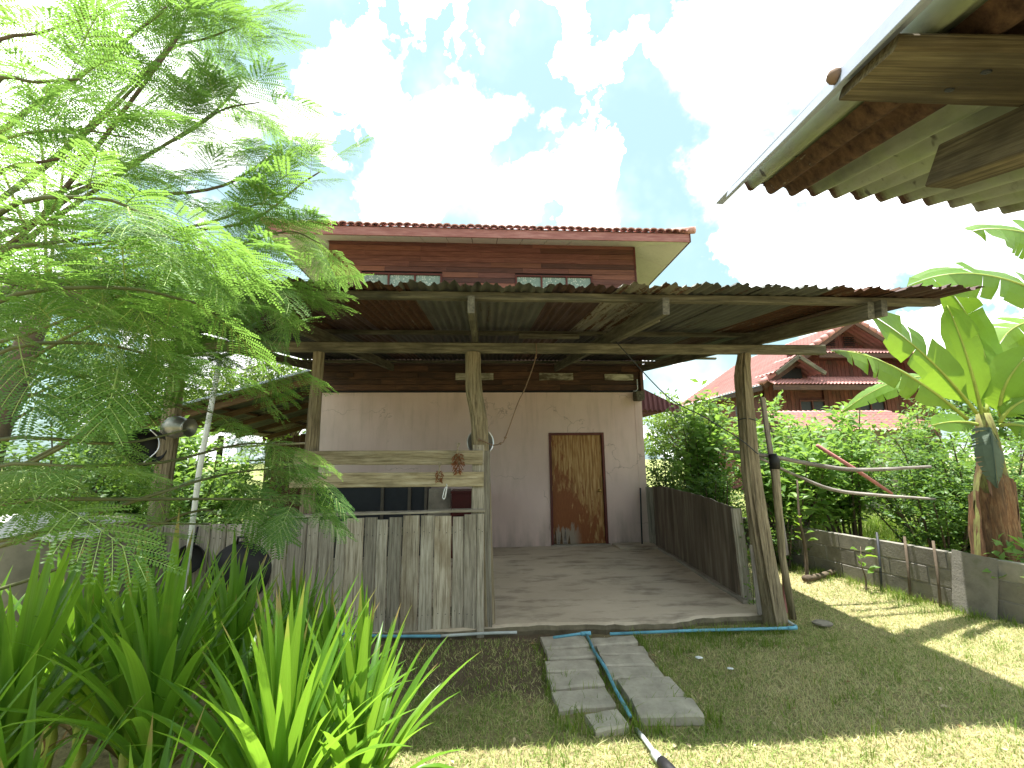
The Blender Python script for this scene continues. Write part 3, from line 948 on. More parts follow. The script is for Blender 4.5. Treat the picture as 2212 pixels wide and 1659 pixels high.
def rough_post(name, pts, rad, parent, seed, sides=30, groove=0.16):
    rr = random.Random(seed)
    P = smooth_pts(pts, 6)
    n_ = len(P)
    ph = [rr.uniform(-1, 1) * groove * (1.0 if rr.random() < 0.5 else 0.35) for _ in range(sides)]
    V = []
    base = Vector(pts[0])
    for i, p in enumerate(P):
        t_ = i / (n_ - 1)
        f = t_ * (len(rad) - 1)
        k = min(int(f), len(rad) - 2)
        r_ = rad[k] + (rad[k + 1] - rad[k]) * (f - k)
        for j in range(sides):
            a = 2 * math.pi * j / sides + 0.12 * math.sin(t_ * 5 + seed)
            q = r_ * (1 + ph[j] * (0.7 + 0.5 * math.sin(t_ * 9 + j)) + rr.uniform(-0.03, 0.03))
            V.append((p.x + q * math.cos(a) - base.x, p.y + q * math.sin(a) - base.y, p.z - base.z))
    F = []
    for i in range(n_ - 1):
        for j in range(sides):
            F.append((i * sides + j, i * sides + (j + 1) % sides, (i + 1) * sides + (j + 1) % sides, (i + 1) * sides + j))
    F.append(tuple(range(sides - 1, -1, -1)))
    F.append(tuple((n_ - 1) * sides + j for j in range(sides)))
    return obj(name, mesh(name, V, F, M_post, False), parent, Matrix.Translation(base))


rough_post('post', [(2.86, 4.4, 0.0), (2.82, 4.4, 0.55), (2.79, 4.41, 1.1), (2.775, 4.42, 1.6), (2.79, 4.42, 2.1), (2.8, 4.42, 2.5), (2.84, 4.42, 2.74)],
           [0.1, 0.092, 0.088, 0.084, 0.075, 0.072, 0.062], porch, 3, groove=0.27)
rough_post('post', [(0.02, 4.47, 0.02), (0.0, 4.47, 0.7), (-0.02, 4.47, 1.3), (-0.045, 4.46, 1.75), (-0.06, 4.45, 2.05), (-0.11, 4.44, 2.35), (-0.125, 4.43, 2.74)],
           [0.085, 0.08, 0.078, 0.078, 0.082, 0.085, 0.076], porch, 5, groove=0.12)
rough_post('post', [(-1.73, 4.46, 0.0), (-1.725, 4.46, 0.9), (-1.72, 4.46, 1.75), (-1.705, 4.44, 2.74)], [0.07, 0.068, 0.066, 0.054], porch, 9, groove=0.1)
rough_post('post', [(-3.13, 4.46, 0.0), (-3.1, 4.46, 1.4), (-3.08, 4.44, 2.74)], [0.085, 0.08, 0.07], porch, 11, groove=0.1)
tube('wire_tie', [(2.79 + 0.082 * math.cos(a), 4.42 + 0.082 * math.sin(a), 2.02 + 0.01 * math.sin(a * 2)) for a in np.linspace(0, 6.4, 16)], 0.006, M_cable, porch, 5)
# front beam and rafters
bar('beam', (-3.35, 4.42, 2.792), (3.76, 4.42, 2.788), 0.06, 0.104, M_beam, porch, segs=10, jit=0.003, ch=0.006)
for x, y0, wid in ((-3.1, 3.0, 0.05), (-1.7, 2.95, 0.05), (-0.1, 3.0, 0.05), (1.35, 2.98, 0.055), (3.03, 3.05, 0.055)):
    bar('rafter', (x, y0, zr(y0, 0.065)), (x, 7.95, zr(7.95, 0.065)), wid, 0.13, M_beam, porch, segs=6, jit=0.002, ch=0.005)
bar('rafter_splice', (1.41, 3.3, zr(3.3, 0.06)), (1.41, 4.5, zr(4.5, 0.06)), 0.045, 0.1, M_beam, porch, segs=3, jit=0.002)
bar('rafter_splice', (3.09, 3.0, zr(3.0, 0.075)), (3.09, 4.4, zr(4.4, 0.075)), 0.045, 0.13, M_beam, porch, segs=3, jit=0.002)
for y, x0, x1, hh in ((3.12, -3.4, 3.68, 0.055), (4.68, -3.4, 3.3, 0.045), (6.2, -3.4, 3.6, 0.045), (7.7, -3.4, 3.6, 0.045)):
    bar('purlin', (x0, y, zr(y, 0.13 + hh / 2)), (x1, y, zr(y, 0.13 + hh / 2)), 0.06, hh, M_beam, porch, segs=10, jit=0.0035, ch=0.005)
bar('purlin', (0.38, 4.6, zr(4.6, 0.105)), (1.05, 4.6, zr(4.6, 0.105)), 0.05, 0.05, M_beam, porch, segs=2, jit=0.003)
for x, y in ((3.0, 5.2), (3.0, 6.6)):
    bar('batten', (x, y, zr(y, 0.1)), (x + 0.75, y, zr(y, 0.1)), 0.05, 0.03, M_beam, porch, segs=2, jit=0.002)
# sheets, two rows; widths follow the eight-wave sheet
front_m = [M_zinc, M_rust_dark, M_rust, M_rust_dark, M_rust, M_zinc, M_zinc, M_rust_dark, M_zinc_mix, M_zinc, M_zinc, M_rust, M_rust_dark]
back_m = [M_shaded_sheet, M_shaded_sheet, M_shaded_sheet, M_rust_dark, M_shaded_sheet, M_shaded_sheet, M_shaded_sheet, M_rust_dark, M_shaded_sheet, M_shaded_sheet, M_shaded_sheet, M_rust_dark, M_shaded_sheet]
PIT = 0.076
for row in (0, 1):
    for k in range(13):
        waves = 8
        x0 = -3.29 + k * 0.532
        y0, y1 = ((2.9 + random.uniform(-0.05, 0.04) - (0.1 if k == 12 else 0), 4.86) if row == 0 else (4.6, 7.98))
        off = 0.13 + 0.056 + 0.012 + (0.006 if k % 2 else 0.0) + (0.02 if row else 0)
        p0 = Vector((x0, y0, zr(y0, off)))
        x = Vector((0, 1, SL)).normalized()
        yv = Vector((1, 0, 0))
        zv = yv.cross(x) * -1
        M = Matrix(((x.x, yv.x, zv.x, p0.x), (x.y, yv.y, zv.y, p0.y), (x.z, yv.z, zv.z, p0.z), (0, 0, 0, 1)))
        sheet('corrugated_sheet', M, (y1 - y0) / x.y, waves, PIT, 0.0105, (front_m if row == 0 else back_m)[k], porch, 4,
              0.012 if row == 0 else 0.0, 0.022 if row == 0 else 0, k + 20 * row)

# plank fence at the front of the porch
fence = thing('plank_fence', 'waist high fence of grey weathered upright boards with two open rails above', 'fence', (-1.6, 4.38, 0))
ws = [0.105, 0.14, 0.173, 0.113, 0.153, 0.096, 0.17, 0.12, 0.11, 0.128, 0.169, 0.133, 0.173, 0.113, 0.126, 0.075]
edges = [-0.0 - sum(ws)]
x = edges[0]
xl = x
left = []
while xl > -3.3:
    wv = random.uniform(0.1, 0.17)
    left.append((xl - wv, wv))
    xl -= wv
allb = left[::-1]
for wv in ws:
    allb.append((x, wv))
    x += wv
for i, (xx, wv) in enumerate(allb):
    top = 1.085 + 0.012 * math.sin(i * 1.7) + (xx + 1.6) * 0.012 + random.uniform(-0.012, 0.012)
    m = M_fence_pale if (i - len(left)) in (6, 10, 12) else M_fence
    tw = random.uniform(-0.005, 0.005)
    bar('plank', (xx + wv / 2 + random.uniform(-0.003, 0.003), 4.375 + random.uniform(-0.008, 0.008), 0.0), (xx + wv / 2 + tw, 4.375 + random.uniform(-0.008, 0.008), top), wv - 0.005 - random.uniform(0, 0.005),
        0.026, m, fence, up=(tw, -1, 0), segs=6, jit=0.0022, ch=0.008)
NV, NF = [], []
for (xx, wv) in allb:
    for zz in (0.95, 0.22):
        for dx_ in (0.3, 0.7):
            V, F = lathe_geo([(0.0045, 0.0), (0.0045, 0.003), (0.001, 0.004)], 6)
            Mx = axis_matrix((xx + wv * dx_, 4.361, zz + random.uniform(-0.02, 0.02)), (0, -1, 0))
            k0 = len(NV)
            NV += [Mx @ Vector(v) for v in V]
            NF += [tuple(i + k0 for i in f) for f in F]
obj('nail', mesh('nail', NV, NF, M_cable), fence, None, 'stuff')
bar('rail', (-1.84, 4.37, 1.668), (-0.02, 4.37, 1.655), 0.03, 0.138, M_rail, fence, segs=8, jit=0.004, ch=0.005)
bar('rail', (-1.87, 4.365, 1.455), (-0.01, 4.365, 1.442), 0.03, 0.142, M_rail, fence, segs=8, jit=0.004, ch=0.005)
bar('rail', (-3.3, 4.42, 0.95), (-0.05, 4.42, 0.96), 0.05, 0.07, M_fence, fence, segs=4, jit=0.003)
bar('rail', (-3.3, 4.42, 0.22), (-0.05, 4.42, 0.22), 0.05, 0.07, M_fence, fence, segs=4, jit=0.003)
bar('top_board', (-2.1, 4.42, 1.118), (-0.0, 4.42, 1.142), 0.13, 0.022, M_fence, fence, segs=6, jit=0.004)
bar('end_board', (0.045, 4.4, 0.06), (0.02, 4.4, 1.72), 0.055, 0.03, M_fence, fence, up=(-0.2, -1, 0), segs=6, jit=0.004)
bar('end_board', (-0.07, 4.40, 1.0), (-0.06, 4.40, 1.78), 0.12, 0.03, M_fence, fence, up=(0, -1, 0), segs=4, jit=0.004)

# low side wall of the porch, right
side = thing('board_wall', 'low grimy dark brown board wall along the open side of the porch', 'wall', (2.93, 6.4, 0.09))
V = []
prof = [(7.84, 1.115), (7.3, 1.15), (6.6, 1.14), (6.0, 1.13), (5.6, 1.12), (5.2, 1.085), (4.94, 1.065)]
pts = []
for i in range(len(prof) - 1):
    for j in range(5):
        f = j / 5
        pts.append((prof[i][0] + (prof[i + 1][0] - prof[i][0]) * f, prof[i][1] + (prof[i + 1][1] - prof[i][1]) * f + random.uniform(-0.006, 0.006)))
pts.append(prof[-1])
for (y, zt) in pts:
    xx = 2.815 + (y - 4.92) * 0.077
    V += [(xx, y, 0.1), (xx + 0.008 * math.sin(y * 4), y, 0.6), (xx, y, zt), (xx + 0.03, y, zt - 0.004), (xx + 0.03, y, 0.1)]
F = []
for i in range(len(pts) - 1):
    for j in range(4):
        F.append((i * 5 + j, i * 5 + 1 + j, i * 5 + 6 + j, i * 5 + 5 + j))
k = (len(pts) - 1) * 5
F += [(0, 4, 3, 2, 1), (k, k + 1, k + 2, k + 3, k + 4)]
obj('panel', mesh('panel', V, F, M_panel), side)
bar('end_post', (2.845, 4.84, 0.09), (2.83, 4.85, 1.06), 0.1, 0.05, M_fence, side, up=(0, -1, 0), segs=5, jit=0.004)
bar('end_post', (3.03, 7.9, 0.1), (3.02, 7.9, 1.1), 0.16, 0.03, M_fence, side, up=(-0.35, -1, 0), segs=5, jit=0.003)
bar('end_post', (2.93, 4.7, 0.06), (2.93, 4.7, 0.85), 0.08, 0.06, M_cement, side, up=(0, -1, 0), segs=3, jit=0.005)
tag(tube('leaning_stick', [(2.79, 7.85, 0.1), (2.83, 7.93, 0.55), (2.87, 7.99, 1.08)], 0.014, M_cable, None, 6), 'thin black stick leaning in the corner right of the door', 'stick')

# things inside the porch, behind the fence
cab = thing('kitchen_cabinet', 'low black cabinet with pale uprights standing behind the plank fence', 'cabinet', (-1.7, 7.6, 0.09))
box('body', -2.85, -0.95, 7.45, 7.95, 0.1, 1.2, M_cab, cab)
for xx in (-2.8, -1.68, -1.24, -0.97):
    bar('upright', (xx, 7.43, 0.1), (xx, 7.43, 1.19), 0.05, 0.03, M_cabframe, cab, up=(0, -1, 0), segs=1)
box('top', -2.9, -0.93, 7.42, 7.97, 1.203, 1.225, M_cabframe, cab)
tag(bar('white_board', (-0.75, 7.3, 0.1), (-0.74, 7.42, 1.16), 0.36, 0.02, M_cement, None, up=(0, -1, 0.1), segs=2), 'dull greyish board leaning between the black cabinet and the red crate', 'board')
cr_ = thing('red_crate', 'dark red crate standing behind the fence by the middle post', 'crate', (-0.4, 7.4, 0.09))
box('body', -0.53, -0.1, 7.2, 7.7, 0.1, 1.12, M_red, cr_)
for zz in (0.4, 0.75, 1.09):
    box('rim', -0.545, -0.085, 7.18, 7.72, zz, zz + 0.04, M_red, cr_)

# hanging things by the middle post
tray = thing('round_tray', 'round steel tray hung behind the middle porch post', 'tray', (-0.06, 4.56, 1.8))
V, F = lathe_geo([(0.0, 0.0), (0.105, 0.0), (0.118, 0.012), (0.138, 0.022), (0.142, 0.022), (0.142, 0.016), (0.12, 0.004), (0.108, -0.006), (0.0, -0.006)], 32)
obj('plate', mesh('plate', V, F, M_steel, True), tray, axis_matrix((-0.045, 4.565, 1.81), (0.12, -1, 0.1)))
tube('hook', [(-0.05, 4.56, 1.95), (-0.055, 4.55, 2.02), (-0.06, 4.53, 2.04)], 0.004, M_cable, tray, 5)
cord = tag(tube('cord', smooth_pts([(0.542, 4.38, 2.84), (0.535, 4.375, 2.68), (0.42, 4.37, 2.36), (0.342, 4.37, 2.2), (0.21, 4.37, 1.85), (0.166, 4.37, 1.795), (0.084, 4.37, 1.775), (0.0, 4.37, 1.81), (-0.054, 4.37, 1.83)], 5), 0.006, M_rope, None, 6),
           'brown knotted cord slung from the beam down to the middle post', 'cord')
for c_ in ((0.535, 4.375, 2.68), (0.21, 4.37, 1.85), (0.16, 4.37, 1.79), (-0.054, 4.365, 1.83)):
    V, F = lathe_geo([(0.001, -0.014), (0.011, -0.008), (0.014, 0), (0.011, 0.008), (0.001, 0.014)], 8)
    obj('knot', mesh('knot', V, F, M_rope, True), cord, axis_matrix(c_, (0.3, 0.2, 1)))
cab2 = tag(tube('cable', smooth_pts([(1.373, 4.3, 2.84), (1.88, 4.3, 2.262), (2.255, 4.3, 2.045), (2.626, 4.3, 1.805), (2.8, 4.31, 1.66)], 6), 0.006, M_cable, None, 5), 'dark cable sagging from the beam to the right porch post', 'cable')


def bunch(name, label, c, h, n_, spread, m):
    b = thing(name, label, 'dried bunch', c)
    rr = random.Random(n_)
    V, F = [], []
    for k in range(n_):
        a = rr.uniform(0, 2 * math.pi)
        r_ = spread * math.sqrt(rr.random())
        zz = -rr.uniform(0.15, 1.0) * h
        w_ = math.sin(min(1, max(0, -zz / h)) * math.pi) ** 0.6
        p = Vector((c[0] + r_ * w_ * math.cos(a), c[1] - 0.03 + r_ * w_ * 0.5 * math.sin(a), c[2] + zz))
        q = p + Vector((math.cos(a) * 0.025, math.sin(a) * 0.02 - 0.01, rr.uniform(-0.045, 0.015)))
        vv, ff = tube_geo([p, (p + q) / 2 + Vector((0, 0, 0.004)), q], [0.003, 0.005, 0.002], 4)
        k0 = len(V)
        V += vv
        F += [tuple(i + k0 for i in f) for f in ff]
    obj('seed_head', mesh('seed_head', V, F, m), b, None, 'stuff')
    for k in range(7):
        a = rr.uniform(-0.02, 0.02)
        tube('stalk', [(c[0] + a, c[1] - 0.035, c[2] - h * 0.3), (c[0] + a * 0.3, c[1] - 0.03, c[2]), (c[0] - a * 1.5, c[1] - 0.02, c[2] + 0.07)], 0.003, M_rail, b, 4)
    return b


bunch('dried_bunch', 'thick bunch of dry red brown seed heads tied to the upper rail', (-0.265, 4.345, 1.73), 0.23, 130, 0.055, M_seed)
bunch('dried_bunch', 'small dry seed bunch hanging over the lower rail', (-0.44, 4.345, 1.54), 0.12, 40, 0.025, M_seed)
hk = thing('clothes_hook', 'white bent wire hook hanging under the lower rail', 'hook', (-0.386, 4.33, 1.37))
tube('wire', smooth_pts([(-0.37, 4.345, 1.4), (-0.365, 4.33, 1.37), (-0.378, 4.33, 1.29), (-0.39, 4.33, 1.262), (-0.405, 4.33, 1.28), (-0.385, 4.33, 1.36), (-0.37, 4.33, 1.365), (-0.383, 4.33, 1.285)], 5), 0.0045, M_white, hk, 6)

# pots hung on the left
wok = thing('black_wok', 'big sooty black wok hanging on the fence boards', 'wok', (-2.235, 4.33, 0.65))
V, F = lathe_geo([(0.001, 0.13), (0.1, 0.122), (0.18, 0.09), (0.235, 0.035), (0.258, 0.0), (0.27, -0.002), (0.26, -0.012), (0.235, 0.02), (0.17, 0.075), (0.001, 0.11)], 32)
obj('bowl', mesh('bowl', V, F, M_black, True), wok, axis_matrix((-2.235, 4.33, 0.64), (0.05, -1, 0.1)))
tube('handle', [(-2.28, 4.32, 0.89), (-2.27, 4.31, 0.95), (-2.2, 4.31, 0.95), (-2.19, 4.32, 0.89)], 0.012, M_black, wok, 6)
pan = thing('black_pan', 'small black pan hanging on the fence beside the big wok', 'pan', (-2.665, 4.3, 0.78))
V, F = lathe_geo([(0.001, 0.0), (0.09, 0.0), (0.105, 0.012), (0.12, 0.055), (0.128, 0.056), (0.112, 0.005), (0.095, -0.008), (0.001, -0.008)], 28)
obj('bowl', mesh('bowl', V, F, M_black, True), pan, axis_matrix((-2.665, 4.32, 0.77), (0.1, -1, 0.15)))
tube('handle', [(-2.66, 4.31, 0.89), (-2.65, 4.33, 1.05)], [0.012, 0.009], M_black, pan, 6)
bk = thing('black_bucket', 'black cauldron hung mouth outwards on the leftmost porch post', 'pot', (-3.14, 4.3, 1.78))
V, F = lathe_geo([(0.001, -0.16), (0.11, -0.155), (0.15, -0.1), (0.165, 0.0), (0.175, 0.02), (0.165, 0.02), (0.155, 0.0), (0.14, -0.09), (0.1, -0.14), (0.001, -0.145)], 28)
obj('bowl', mesh('bowl', V, F, M_black, True), bk, axis_matrix((-3.17, 4.27, 1.78), (0.75, -0.55, 0.05)))
tube('handle', smooth_pts([(-3.09, 4.2, 1.94), (-3.02, 4.22, 1.86), (-3.0, 4.2, 1.75), (-3.08, 4.15, 1.63)], 4), 0.006, M_steel, bk, 6)
ap = thing('aluminium_pot', 'dented aluminium pot hung sideways on the leftmost post', 'pot', (-2.9, 4.35, 1.97))
V, F = lathe_geo([(0.001, -0.11), (0.07, -0.108), (0.1, -0.07), (0.108, -0.02), (0.095, 0.035), (0.065, 0.07), (0.06, 0.085), (0.085, 0.115), (0.09, 0.12), (0.084, 0.122), (0.055, 0.09), (0.001, 0.08)], 28)
obj('body', mesh('body', V, F, M_alu, True), ap, axis_matrix((-2.93, 4.33, 1.97), (1, -0.15, -0.05)))
gr_ = thing('wire_grill', 'square black wire grill hanging on the fence beside the pan', 'grill', (-3.04, 4.3, 0.85))
for k in range(9):
    zz = 0.7 + 0.034 * k
    tube('wire', [(-3.17, 4.335, zz), (-2.93, 4.335, zz)], 0.003, M_black, gr_, 4)
    xx = -3.17 + 0.03 * k
    tube('wire', [(xx, 4.34, 0.7), (xx, 4.34, 0.972)], 0.003, M_black, gr_, 4)
wp = thing('metal_pole', 'white metal pole with a bent top leaning among the feathery leaves', 'pole', (-2.25, 3.65, 0))
tube('pipe', [(-2.31, 3.68, 0.0), (-2.24, 3.6, 1.56), (-2.175, 3.6, 2.46)], 0.02, M_white, wp, 10)
tube('bent_top', smooth_pts([(-2.175, 3.6, 2.462), (-2.18, 3.6, 2.495), (-2.22, 3.6, 2.515), (-2.3, 3.6, 2.515), (-2.46, 3.6, 2.5)], 4), 0.019, M_white, wp, 10)

# stakes, sticks and poles by the right post
tag(bar('wooden_stake', (3.19, 4.62, 0.6), (3.12, 4.62, 2.29), 0.055, 0.03, M_stick, None, up=(0, -1, 0), segs=4, jit=0.003), 'grey sawn stake standing behind the right porch post', 'stake')
stk = tag(tube('wooden_stake', [(3.14, 4.55, 0.0), (3.1, 4.55, 0.6), (3.12, 4.55, 1.2), (3.13, 4.55, 1.56)], [0.035, 0.035, 0.04, 0.045], M_post, None, 9), 'crooked stake with a black burnt top beside the right porch post', 'stake')
tube('burnt_top', [(3.13, 4.55, 1.5), (3.132, 4.55, 1.58), (3.12, 4.55, 1.66)], [0.05, 0.055, 0.04], M_black, stk, 9)
tag(bar('wooden_stake', (3.19, 4.72, 0.0), (3.16, 4.6, 0.95), 0.035, 0.025, M_redpole, None, up=(0, -1, 0), segs=3, jit=0.002), 'thin pinkish stake leaning low right of the right porch post', 'stake')
tag(bar('wooden_stick', (2.735, 4.44, 0.09), (2.715, 4.44, 0.75), 0.05, 0.02, M_stick, None, up=(0, -1, 0), segs=3, jit=0.003), 'short grey slat standing left of the right porch post on the slab', 'slat')
tag(tube('wooden_pole', smooth_pts([(2.643, 4.6, 1.694), (3.12, 4.62, 1.638), (3.65, 4.65, 1.54), (4.189, 4.68, 1.473), (5.087, 4.7, 1.498)], 4), [0.016 + 0.008 * math.sin(i / 16 * 3.1) for i in range(17)], M_stick, None, 8), 'upper grey crooked pole lashed across behind the right post', 'pole')
tag(tube('wooden_pole', smooth_pts([(3.16, 4.85, 1.62), (3.666, 5.0, 1.418), (4.131, 5.0, 1.234), (4.701, 5.0, 1.161), (5.4, 5.0, 1.107)], 4), [0.014 + 0.006 * math.sin(i / 16 * 3.1) for i in range(17)], M_stick, None, 8), 'lower pale crooked pole reaching towards the banana plant', 'pole')
tag(tube('wooden_pole', [(3.881, 4.85, 1.754), (4.3, 4.85, 1.48), (4.76, 4.9, 1.19)], [0.022, 0.022, 0.018], M_redpole, None, 8), 'faded red pole slanting down between two grey poles', 'pole')
tag(tube('fallen_branch', smooth_pts([(4.16, 5.7, 0.06), (4.5, 5.85, 0.05), (5.03, 6.05, 0.1)], 3), [0.045, 0.042, 0.04, 0.04, 0.036, 0.035, 0.03], M_bark, None, 8), 'short brown branch lying on the grass by the block wall', 'branch')
for k, (a, b, c_) in enumerate((((3.3, 4.35), 'flat grey stone on the shaded lawn beside the right post', 0.07), ((1.75, 3.75), 'white chip of broken tile on the bare soil right of the path', 0.022), ((1.9, 3.55), 'pale pebble in the grass right of the path', 0.018))):
    V, F = lathe_geo([(0.001, -c_ * 0.3), (c_ * 0.9, -c_ * 0.2), (c_, 0.05 * c_), (c_ * 0.7, c_ * 0.35), (0.001, c_ * 0.42)], 9)
    V = [(v[0] * 1.5 + random.uniform(-0.1, 0.1) * c_, v[1] + random.uniform(-0.1, 0.1) * c_, v[2]) for v in V]
    tag(obj('stone', mesh('stone', V, F, M_cement if k == 0 else M_white, False), None, axis_matrix((a[0], a[1], 0.02), (0.1, 0.1, 1))), b, 'stone')

# blue water pipe
pv = thing('water_pipe', 'blue plastic water pipe running along the slab edge and down the path', 'pipe', (0.92, 4.2, 0))
tube('pipe', smooth_pts([(-2.6, 4.3, 0.16), (-1.9, 4.29, 0.13), (-1.3, 4.29, 0.1), (-0.9, 4.29, 0.07), (-0.4, 4.3, 0.05)], 4), 0.0135, M_pvc, pv)
tube('pipe', smooth_pts([(-0.4, 4.302, 0.05), (0.0, 4.31, 0.055), (0.3, 4.32, 0.05)], 4), 0.0132, M_pvc_pale, pv)
tube('pipe', [(0.62, 4.2, 0.04), (0.93, 4.225, 0.06)], 0.012, M_pvc, pv)
tube('pipe', [(1.15, 4.22, 0.045), (1.9, 4.215, 0.05), (2.86, 4.2, 0.045)], 0.0135, M_pvc, pv)
tube('elbow', [(2.84, 4.2, 0.045), (2.92, 4.2, 0.045), (2.935, 4.23, 0.05)], 0.018, M_pvc, pv)
tube('pipe', [(2.935, 4.23, 0.05), (2.99, 4.75, 0.06)], 0.0135, M_pvc_pale, pv)
tube('tee', [(0.88, 4.22, 0.055), (0.97, 4.228, 0.055)], 0.018, M_pvc, pv)
tube('pipe', [(0.93, 4.22, 0.05), (0.925, 3.9, 0.03), (0.935, 3.6, 0.035), (0.92, 3.3, 0.03), (0.925, 3.0, 0.02)], 0.0125, M_pvc, pv)
tube('pipe', [(0.925, 2.9, 0.0), (0.925, 2.75, 0.03), (0.935, 2.6, 0.035)], 0.0135, M_pvc_pale, pv)
tube('joint', [(0.93, 2.62, 0.035), (0.94, 2.54, 0.04)], 0.024, M_pvc_pale, pv)
tube('valve', [(0.94, 2.55, 0.04), (0.955, 2.48, 0.04), (0.99, 2.4, 0.03), (1.0, 2.3, 0.0)], [0.03, 0.034, 0.028, 0.025], M_black, pv, 8)

# concrete block wall on the right
bw = thing('block_wall', 'low grey concrete block wall between the lawn and the bushes', 'wall', (4.9, 5.6, 0))
A, B = Vector((4.28, 8.6, 0)), Vector((5.24, 3.9, 0))
dr = (B - A).normalized()
LW = (B - A).length
nrm = Vector((-dr.y, dr.x, 0))
bar('mortar', A + Vector((0, 0, 0.29)), B + Vector((0, 0, 0.29)), 0.058, 0.575, M_mortar, bw, segs=4)
for row in range(3):
    s = -0.2 * (row % 2)
    while s < LW - 0.05:
        a, b = max(0.0, s), min(LW, s + 0.392)
        p0 = A + dr * (a + 0.005) + Vector((0, 0, 0.01 + row * 0.195 + 0.093)) + nrm * random.uniform(-0.004, 0.004)
        p1 = A + dr * (b - 0.005) + Vector((0, 0, 0.01 + row * 0.195 + 0.093)) + nrm * random.uniform(-0.004, 0.004)
        bar('block', p0, p1, 0.075, 0.183, M_block, bw, segs=2, jit=0.003, ch=0.005)
        s += 0.402

# ------------------------------------------------------------------ neighbour's corrugated eave, top right
eave = thing('corrugated_eave', 'close corrugated metal eave with a bright edge strip and mossy timbers overhead', 'roof', (0.92, 1.352, 2.593))
O = Vector((0.92, 1.352, 2.593))
U = Vector((-0.324, -0.876, -0.357)).normalized()
Vv = Vector((0.939, -0.25, -0.237))
Vv = (Vv - U * Vv.dot(U)).normalized()
Nn = U.cross(Vv)
if Nn.z < 0:
    Nn = -Nn


def pl(a, b, k=0.0):
    return O + Vv * a + U * b + Nn * k


def pl_m(a, b, k):
    p = pl(a, b, k)
    return Matrix(((U.x, Vv.x, Nn.x, p.x), (U.y, Vv.y, Nn.y, p.y), (U.z, Vv.z, Nn.z, p.z), (0, 0, 0, 1)))


def eave_sheet(a0, waves, b0, b1, k, m, seed):
    V, F = corr_geo(b1 - b0, waves, 0.0685, 0.0135, 5, 0.0, random.Random(seed), 8, 0.004)
    if Nn.dot(U.cross(Vv)) < 0:
        F = [f[::-1] for f in F]
    obj('corrugated_sheet', mesh('corrugated_sheet', V, F, m, True), eave, pl_m(a0, b0, k))


eave_sheet(0.0, 2, 0.0, 2.6, 0.004, M_shed_zinc, 1)
eave_sheet(0.0685, 2, 0.0, 1.12, -0.002, M_shed_rust, 2)
eave_sheet(0.0685, 3, 1.09, 2.6, 0.0, M_shed_zinc, 12)
eave_sheet(0.137, 9, -0.01, 1.12, 0.004, M_shed_zinc, 3)
eave_sheet(0.2055, 8, 1.09, 2.6, -0.003, M_rust, 13)
eave_sheet(0.685, 10, 0.0, 2.6, -0.002, M_shed_zinc, 4)
eave_sheet(1.3015, 10, 0.0, 2.6, 0.003, M_zinc_mix, 5)
bar('edge_strip', pl(-0.018, -0.3, 0.0), pl(-0.018, 2.6, 0.0), 0.03, 0.008, M_flash, eave, up=Nn, segs=6, jit=0.001, ch=0.001)
bar('edge_strip', pl(-0.03, -0.05, -0.012), pl(-0.03, 2.6, -0.012), 0.006, 0.03, M_flash, eave, up=Nn, segs=4, jit=0.001, ch=0.001)
V, F = lathe_geo([(0.001, 0.012), (0.008, 0.01), (0.013, 0.002), (0.013, -0.004), (0.001, -0.004)], 10)
obj('screw', mesh('screw', V, F, M_rope, True), eave, axis_matrix(pl(-0.038, 0.87, -0.01), -Vv))
bar('purlin', pl(-0.012, 0.928, -0.0255), pl(1.9, 0.912, -0.0255), 0.17, 0.02, M_shed_plank, eave, up=Nn, segs=8, jit=0.003, ch=0.004)
bar('purlin', pl(-0.01, 2.0, -0.026), pl(1.9, 2.0, -0.026), 0.12, 0.02, M_shed_plank, eave, up=Nn, segs=6, jit=0.003, ch=0.004)
for a_, b_ in ((0.12, 1.0), (0.13, 1.06), (0.5, 1.02), (0.51, 1.07)):
    V, F = lathe_geo([(0.006, 0.0), (0.006, 0.003), (0.001, 0.004)], 8)
    obj('nail', mesh('nail', V, F, M_cable), eave, axis_matrix(pl(a_, b_ - 0.1, -0.0357), -Nn))
bar('rafter', pl(0.275, 0.655, -0.078), pl(0.27, 2.6, -0.078), 0.055, 0.084, M_shed_plank, eave, up=Nn, segs=6, jit=0.002, ch=0.003)
bar('rafter', pl(1.3, 0.6, -0.078), pl(1.3, 2.6, -0.078), 0.05, 0.08, M_shed_plank, eave, up=Nn, segs=6, jit=0.002, ch=0.003)
for k in range(19):  # added unseen planks behind the camera, shading the purlin's near side
    wx = 0.75 + 0.16 * k
    bar('unseen_shade_plank', (wx, -0.85, 0.0), (wx, -0.85, 1.62 - 0.18 * (wx - 0.75)), 0.15, 0.025, M_plank_low, eave, up=(0, -1, 0), segs=1)
pb = pl(1.3, 1.9, -0.16)
bar('post', (pb.x, pb.y, 0), (pb.x, pb.y, pb.z), 0.09, 0.09, M_shed_plank, eave, up=(0, -1, 0), segs=4, jit=0.003)

# ------------------------------------------------------------------ left lean-to shed beyond the house
shed = thing('side_shed', 'lean-to shed roof of pale corrugated sheets on orange rafters left of the house', 'shed', (-5, 8.3, 0))


def sz(x, off=0.0):
    return 3.23 + (x + 3.4) * 0.292 + off


